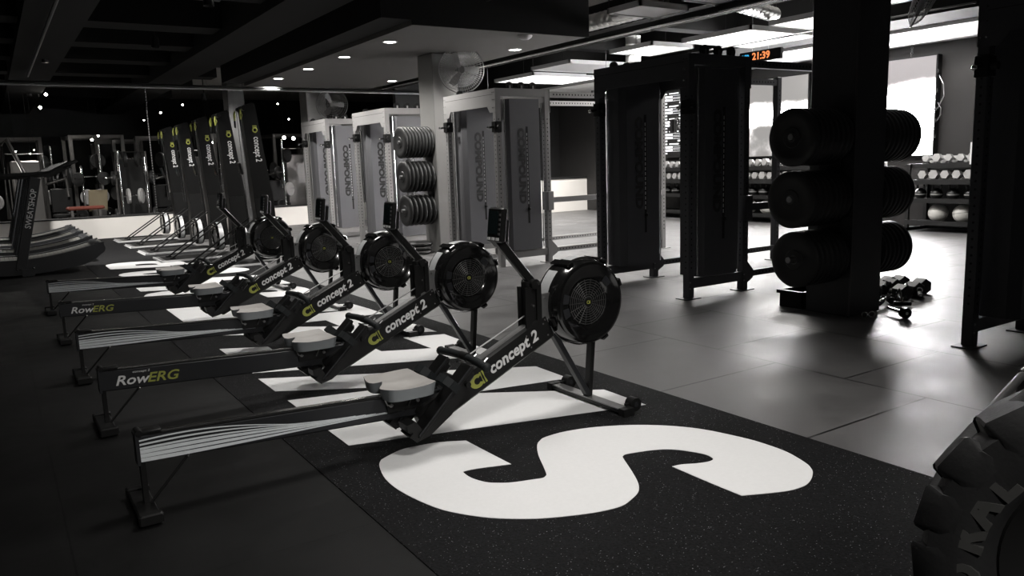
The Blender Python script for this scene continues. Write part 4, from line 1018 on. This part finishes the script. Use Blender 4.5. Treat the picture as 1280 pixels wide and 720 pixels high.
t = thing('bright_lamp', 'single bright lamp at the left edge above the treadmills', 'lamp', (.10, 20.8, 1.52)); b = MB().m('bulb_big').sphere((0, 0, 0), .085, 16); b.build('bulb', t, True)
b = MB().m('blk').box(-.03, .03, .07, .13, -1.52, .1); b.build('stand', t)

# ------------------------------------------------------------------ curved treadmills on the left
def make_tread():
    t = thing('treadmill', 'x', 'treadmill')
    b = MB().m('tread_frame'); n = 20; up_, lo_ = [], []
    for i in range(n+1):
        f = i/n; x = -1.05+2.05*f; dz = .13*(2*f-1)**2+.10*max(0, f-.55)
        up_.append((x, .24+dz)); lo_.append((x, .03+dz*.75+(.12*max(0, (f-.85)/.15)**2)))
    poly = lo_+list(reversed(up_))
    for s in (-1, 1):
        b.prism(poly, (0, s*.40+.04, 0), (1, 0, 0), (0, 0, 1), .09)
    b.cyl((.93, -.42, .32), (.93, .42, .32), .085, 20); b.cyl((-.98, -.42, .30), (-.98, .42, .30), .085, 20)
    fr = b.build('side_frame', t, True, 30)
    b = MB().m('rubber_belt')
    for i in range(n*2):
        f0_, f1_ = i/(n*2)+.0008, (i+1)/(n*2)-.0008
        P = []
        for f in (f0_, f1_): P.append((-1.05+2.05*f, .225+.13*(2*f-1)**2+.10*max(0, f-.55)))
        b.prism([(P[0][0], P[0][1]-.02), (P[1][0], P[1][1]-.02), P[1], P[0]], (0, .36, 0), (1, 0, 0), (0, 0, 1), .72)
    b.build('belt', t)
    for s in (-1, 1):
        b = MB().m('tread_frame'); b.bar((-.06, s*.44, .10), (.25, s*.44, 1.36), .035, .13, up=(1, 0, 0), bev=.006); u_ = b.build('upright', t)
        if s < 0: text_mesh('lettering', 'SWEATSHOP', .10, Vector((.115, s*.44-.0185, .66)), Vector((.246, 0, 1)), Vector((-1, 0, .246)), 'white_print', .0015, 0, u_, .95, bold=.0015)
        b = MB().m('tread_frame'); b.bar((-.05, s*.44, .06), (.10, s*.44, .06), .08, .10); b.m('chrome').sphere((-.10, s*.47, .12), .018, 8); b.sphere((.10, s*.47, .12), .018, 8); b.build('foot_bracket', t)
        b = MB().m('blk'); b.tube([(-.25, s*.42, 1.36), (.20, s*.42, 1.37), (.50, s*.40, 1.44), (.78, s*.36, 1.58)], .024, 8); b.build('handrail', t, True)
    b = MB().m('blk'); b.prism([(-.35, 1.34), (.45, 1.36), (.72, 1.50), (.40, 1.44), (-.35, 1.42)], (0, .42, 0), (1, 0, 0), (0, 0, 1), .84); b.build('console', t)
    return t
t0 = make_tread(); index_children()
tl = ['curved treadmill nearest the rowers, with readable lettering on its upright', 'curved treadmill, second of the row at the left', 'curved treadmill, third of the row at the left', 'curved treadmill, farthest of the row by the white ledge']
for i, y in enumerate((13.25, 14.75, 16.25, 17.75)):
    o = t0 if i == 0 else copy_tree(t0); o.location = (.30, y, 0); tag(o, tl[i], 'treadmill', 'curved treadmills at the left')

# ------------------------------------------------------------------ the far gym area beyond the ledge
def far_rack(x, y, w, h, rz, lab, plates):
    t = thing('power_rack', lab, 'power rack', (x, y, 0), rz, 'power racks in the far gym')
    for sx in (-1, 1):
        for sy in (-1, 1): MB().m('far_metal').box(sx*w/2-.04, sx*w/2+.04, sy*.5-.04, sy*.5+.04, 0, h).build('post', t)
    b = MB().m('far_metal'); b.box(-w/2, w/2, -.53, -.47, h-.08, h); b.box(-w/2, w/2, .47, .53, h-.08, h)
    for sx in (-1, 1): b.box(sx*w/2-.03, sx*w/2+.03, -.5, .5, h-.08, h-.01)
    b.build('top_frame', t)
    for sx in (-1, 1): MB().m('far_metal').box(sx*w/2-.03, sx*w/2+.03, -.5, .5, .05, .12).build('base_rail', t)
    b = MB().m('chrome'); b.cyl((-.80, -.6, 1.35), (.80, -.6, 1.35), .015, 8); bb = b.build('barbell', t)
    for s in (-1, 1):
        b = MB().m('plate'); b.lathe([(0, -.03), (.22, -.03), (.225, 0), (.22, .03), (0, .03)], (s*.68, -.6, 1.35), (1, 0, 0), 28); b.build('barbell_plate', bb, True)
    for q in range(plates):
        b = MB().m('db' if q % 3 == 0 else 'plate'); b.lathe([(0, -.03), (.20, -.03), (.20, .03), (0, .03)], (random.choice((-1, 1))*(w/2+.08), .5, .4+.45*(q % 4)), (1, 0, 0), 24); b.build('stored_plate', t, True)
    b = MB().m('hole'); b.box(-w/2-.02, w/2+.02, .55, .57, 0.0, .02); b.build('base_strip', t)
for i, (x, y, rz) in enumerate(((-1.5, 22.6, .1), (.6, 23.5, 0), (2.3, 22.6, .08), (4.0, 23.4, -.1), (5.6, 22.4, 0), (7.3, 22.9, .1), (3.2, 25.5, 0), (6.4, 25.6, 0))):
    far_rack(x, y, 1.15, 2.35, rz, ['dark steel power rack behind the bright lamp in the far gym', 'steel power rack behind the treadmill consoles in the far gym', 'steel power rack left of the hanging chain in the far gym', 'steel power rack seen between the ski machines',
      'steel power rack between the ski machines and silver cable machines', 'steel power rack half hidden by the farthest cable machine', 'deepest steel power rack left of the tall ski machines', 'deepest steel power rack behind the ski machines'][i], 5)
def far_mach(x, y, lab, key):
    t = thing('weight_machine', lab, 'weight machine', (x, y+.25, 0), 0, 'weight machines in the far gym')
    b = MB().m(key); b.box(-.30, .30, -.09, .09, .05, 1.75, bev=.03); b.build('stack_cover', t)
    b = MB().m('far_metal'); b.tube([(-.35, 0, 0), (-.35, 0, 1.9), (.35, 0, 1.9), (.35, 0, 0)], .035, 8); b.tube([(.35, 0, 1.2), (.75, -.4, 1.3), (.75, -.5, .9)], .03, 8); b.build('frame', t, True)
    b = MB().m('blk'); b.box(.4, .85, -.75, -.35, .45, .53, bev=.02); b.box(.4, .85, -.35, -.28, .55, 1.1, bev=.02); b.build('seat', t)
    b = MB().m('far_metal'); b.box(.58, .66, -.6, -.4, 0, .45); b.build('leg', t)
for i, (x, y, ky) in enumerate(((.75, 21.0, 'far_metal'), (2.9, 20.9, 'rack'), (4.3, 20.7, 'far_metal'), (5.6, 20.7, 'rack'), (6.9, 20.7, 'far_metal'), (-.8, 20.9, 'rack'))):
    far_mach(x, y, ['grey stack weight machine right of the treadmill consoles', 'dark weight machine just right of the hanging chain', 'grey stack weight machine behind the ski machines', 'dark weight machine right of the nearest ski machine', 'grey stack weight machine beside the farthest cable machine', 'dark weight machine behind the treadmills'][i], ky)
def far_stand(x, y, h, rz, lab):
    t = thing('weight_tree', lab, 'weight stand', (x, y, 0), rz, 'slim weight stands in the far gym')
    b = MB().m('steel'); b.cyl((0, 0, .04), (0, 0, h), .03, 12); b.build('mast', t, True)
    b = MB().m('far_metal'); b.bar((-.22, 0, .03), (.22, 0, .03), .06, .06); b.bar((0, -.22, .03), (0, .22, .03), .06, .06); b.build('base', t)
    for q in range(4):
        z = .45+q*.42; s_ = 1 if q % 2 else -1
        if z > h: break
        MB().m('chrome').cyl((0, 0, z), (s_*.26, 0, z+.02), .018, 10).build('arm', t, True)
        b = MB().m('db' if q % 3 == 1 else 'plate'); b.lathe([(0, -.03), (.15+.02*(q % 2), -.03), (.16+.02*(q % 2), 0), (.15+.02*(q % 2), .03), (0, .03)], (s_*.14, 0, z), (1, 0, 0), 24); b.build('stand_plate', t, True)
spots = [(2.52, 20.1), (1.85, 21.2), (2.3, 21.5), (3.05, 20.02), (3.75, 21.4), (4.75, 20.02), (6.25, 20.0), (7.3, 20.02), (.0, 20.1), (4.8, 21.75), (1.35, 22.6), (3.0, 24.2)]
where = ['just right of the red bench', 'behind the tan board', 'left of the hanging chain', 'behind the farthest ski machine', 'deep behind the ski machines', 'right of the tall ski machines', 'beside the farthest cable machine', 'hidden behind the farthest cable machine', 'above the treadmill consoles', 'deep behind the nearest ski machine', 'deep behind the red bench', 'deepest, left of the ski machines']
for i, ((x, y), w_) in enumerate(zip(spots, where)): far_stand(x, y, (1.9, 1.6, 2.1, 1.75)[i % 4], i*.9, 'slim steel weight stand in the far gym '+w_)
t = thing('padded_bench', 'dull red padded bench beyond the white ledge behind the treadmills', 'bench', (1.75, 20.05, 0)); MB().m('red_pad').box(-.38, .38, -.14, .14, .62, .70, bev=.03).build('pad', t)
b = MB().m('far_metal'); b.box(-.30, -.25, -.1, .1, 0, .62); b.box(.25, .30, -.1, .1, 0, .62); b.build('legs_frame', t)
t = thing('plywood_board', 'tan board leaning behind the red bench', 'board', (2.05, 20.35, 0), .2); MB().m('tan_pad').box(-.20, .20, -.015, .015, .55, 1.05, Matrix.Rotation(.25, 3, 'X'), .005).build('board', t); MB().m('far_metal').box(-.15, .15, -.02, .02, 0, .6).build('stand', t)
tag(MB().m('far_metal').tube([(.3, 20.2, .5), (.3, 20.2, 2.05), (.42, 20.2, 2.2), (.7, 20.2, 1.4), (.7, 20.2, .5)], .04, 8).build('bent_tube_frame', None, True), 'bent steel tube frame rising behind the treadmill consoles', 'machine frame')

# ------------------------------------------------------------------ tyre at lower right
TC = Vector((1.932, .575, .448)); ta = Vector((-.952, -.305, .03)).normalized()
t = thing('tractor_tyre', 'big black tractor tyre with raised lettering standing at the lower right corner', 'tyre', TC)
RR = lookrot(ta); e1 = RR @ Vector((1, 0, 0)); e2 = RR @ Vector((0, 1, 0))
b = MB().m('tyre')
b.lathe([(.235, -.10), (.30, -.15), (.37, -.155), (.402, -.13), (.405, -.06), (.405, .06), (.400, .115), (.385, .142), (.34, .150), (.285, .140), (.262, .115), (.255, .08), (.245, .07), (.24, 0), (.235, -.10)], (0, 0, 0), ta, 72)
b.build('carcass', t, True, 40)
b = MB().m('rack'); b.lathe([(0, .02), (.10, .02), (.12, .0), (.20, -.02), (.232, .05), (.250, .09), (.256, .085), (.238, .03), (.238, -.05), (0, -.05)], (0, 0, 0), ta, 48); b.m('dull_steel')
for q in range(6): b.cyl(e1*(.075*math.cos(q*PI/3))+e2*(.075*math.sin(q*PI/3))+ta*.02, e1*(.075*math.cos(q*PI/3))+e2*(.075*math.sin(q*PI/3))+ta*.03, .010, 6)
b.build('rim', t, True, 40)
NL = 18
for i in range(NL):
    A = 2*PI*(i+.35)/NL; d = e1*math.cos(A)+e2*math.sin(A); tg = -e1*math.sin(A)+e2*math.cos(A)
    for s_ in (1, -1):
        b = MB().m('tyre'); vs = []
        # ring of the lug at (height along the axle, slant, inner r, outer r, half width)
        for h, sh, ri, ro, hw in ((.150, -.012, .335, .350, .026), (.146, -.010, .335, .385, .044), (.118, .0, .37, .420, .054), (.06, .022, .390, .426, .050), (-.01, .052, .392, .426, .044)):
            vs.append([b.bm.verts.new(d*rr+tg*(px+sh)+ta*(h*s_)) for px, rr in ((-hw*1.15, ri), (hw*1.15, ri), (hw, ro-.006), (hw*.85, ro), (-hw*.85, ro), (-hw, ro-.006))])
        for r_a, r_b in zip(vs, vs[1:]):
            for q in range(6): b.face((r_a[q], r_a[(q+1) % 6], r_b[(q+1) % 6], r_b[q]))
        b.face(vs[0]); b.face(list(reversed(vs[-1])))
        b.build('tread_lug', t, True, 35)
# raised word on the side wall, heads outward
def ang_dir(A): return e1*math.cos(A)+e2*math.sin(A)
def px_dir(x, y):
    d = fw*F+rt*(x-640)-up*(y-360); o = Vector((0, 0, H)); tt = (TC-o).dot(ta)/d.dot(ta); return (o+d*tt-TC)
word_px = [('L', (1258, 578)), ('A', (1236, 610)), ('R', (1222, 646)), ('O', (1218, 694)), ('D', (1224, 745))]
for chx, pp in word_px:
    rad = px_dir(*pp); rad = (rad-ta*rad.dot(ta)); rad.normalize(); tg = rad.cross(ta)     # heads point out
    o = rad*.282+ta*.141
    text_mesh('lettering', chx, .088, o, tg, rad, 'tyre_word', .012, 0, t, 1.0, 'CENTER', bold=.005)
tag(t, None, None)
t = thing('steel_bar', 'short grey steel bar sticking up behind the tractor tyre', 'steel bar', (0, 0, 0))
b = MB().m('dull_steel'); b.cyl((3.36, 1.6, .215), (3.80, 1.62, .36), .018, 12); b.build('shaft', t, True)
b = MB().m('blk_metal'); b.cyl((3.76, 1.62, .0), (3.76, 1.62, .36), .025, 12); b.cyl((3.76, 1.62, 0), (3.76, 1.62, .02), .10, 20); b.build('foot_block', t)

# ------------------------------------------------------------------ lights above the foreground
def near_lamp(x, y, e, lab, spot=105, d=(0, 0, -1), z=3.2):
    t = thing('spotlight', lab, 'ceiling light', (x, y, z), 0, 'ceiling spotlights over the mat')
    MB().m('blk').lathe([(0, .16), (.05, .16), (.06, .0), (.055, 0), (.045, .03), (0, .03)], (0, 0, 0), (0, 0, 1), 20).build('can', t, True)
    MB().m('blk').cyl((0, 0, .15), (0, 0, ZC-z), .012, 8).build('stem', t)
    l = lamp('SPOT', (0, 0, -.02), e, .35 if y < 8 else .1, spot, d); l.parent = t; l.name = 'light_source'
near_lamp(2.2, 1.3, 215, 'ceiling spotlight over the near end of the mat', 100)
near_lamp(2.2, 4.0, 185, 'ceiling spotlight over the first rowers', 95)
near_lamp(2.2, 6.6, 210, 'ceiling spotlight over the middle rowers', 95)
near_lamp(2.3, 9.6, 170, 'ceiling spotlight over the farthest rower', 95)
near_lamp(2.3, 13.0, 140, 'ceiling spotlight over the ski machines', 110)
near_lamp(.6, -1.6, 420, 'ceiling spotlight behind the camera aimed along the rowers', 75, (.10, .75, -.55))
near_lamp(1.0, 15.2, 900, 'added ceiling spotlight over the treadmills to brighten the white ledge', 120, (.1, .35, -.9))  # lamp added to brighten the ledge and the treadmill decks
near_lamp(5.2, 16.9, 560, 'added ceiling spotlight by the farthest cable machine to brighten the white ledge', 120, (-.2, .3, -.9))  # another added lamp, so the ledge reads white
near_lamp(10.8, 15.4, 700, 'added ceiling spotlight to brighten the right end of the white ledge', 130, (0, .2, -.9))  # lamp added to lift the right-hand part of the ledge
near_lamp(1.0, 21.4, 170, 'added ceiling spotlight to brighten the far gym on the left', 120)  # fill lamp added to bring out the distant equipment
near_lamp(4.9, 21.8, 170, 'added ceiling spotlight to brighten the far gym on the right', 120)  # second fill lamp added for the distant equipment

# ------------------------------------------------------------------ world and colour
w = bpy.data.worlds.new('world'); sc.world = w; w.use_nodes = True
w.node_tree.nodes['Background'].inputs[0].default_value = (.5, .5, .52, 1); w.node_tree.nodes['Background'].inputs[1].default_value = .0
sc.view_settings.view_transform = 'Standard'; sc.view_settings.look = 'None'; sc.view_settings.exposure = 0; sc.view_settings.gamma = 1
sc.view_settings.use_curve_mapping = False
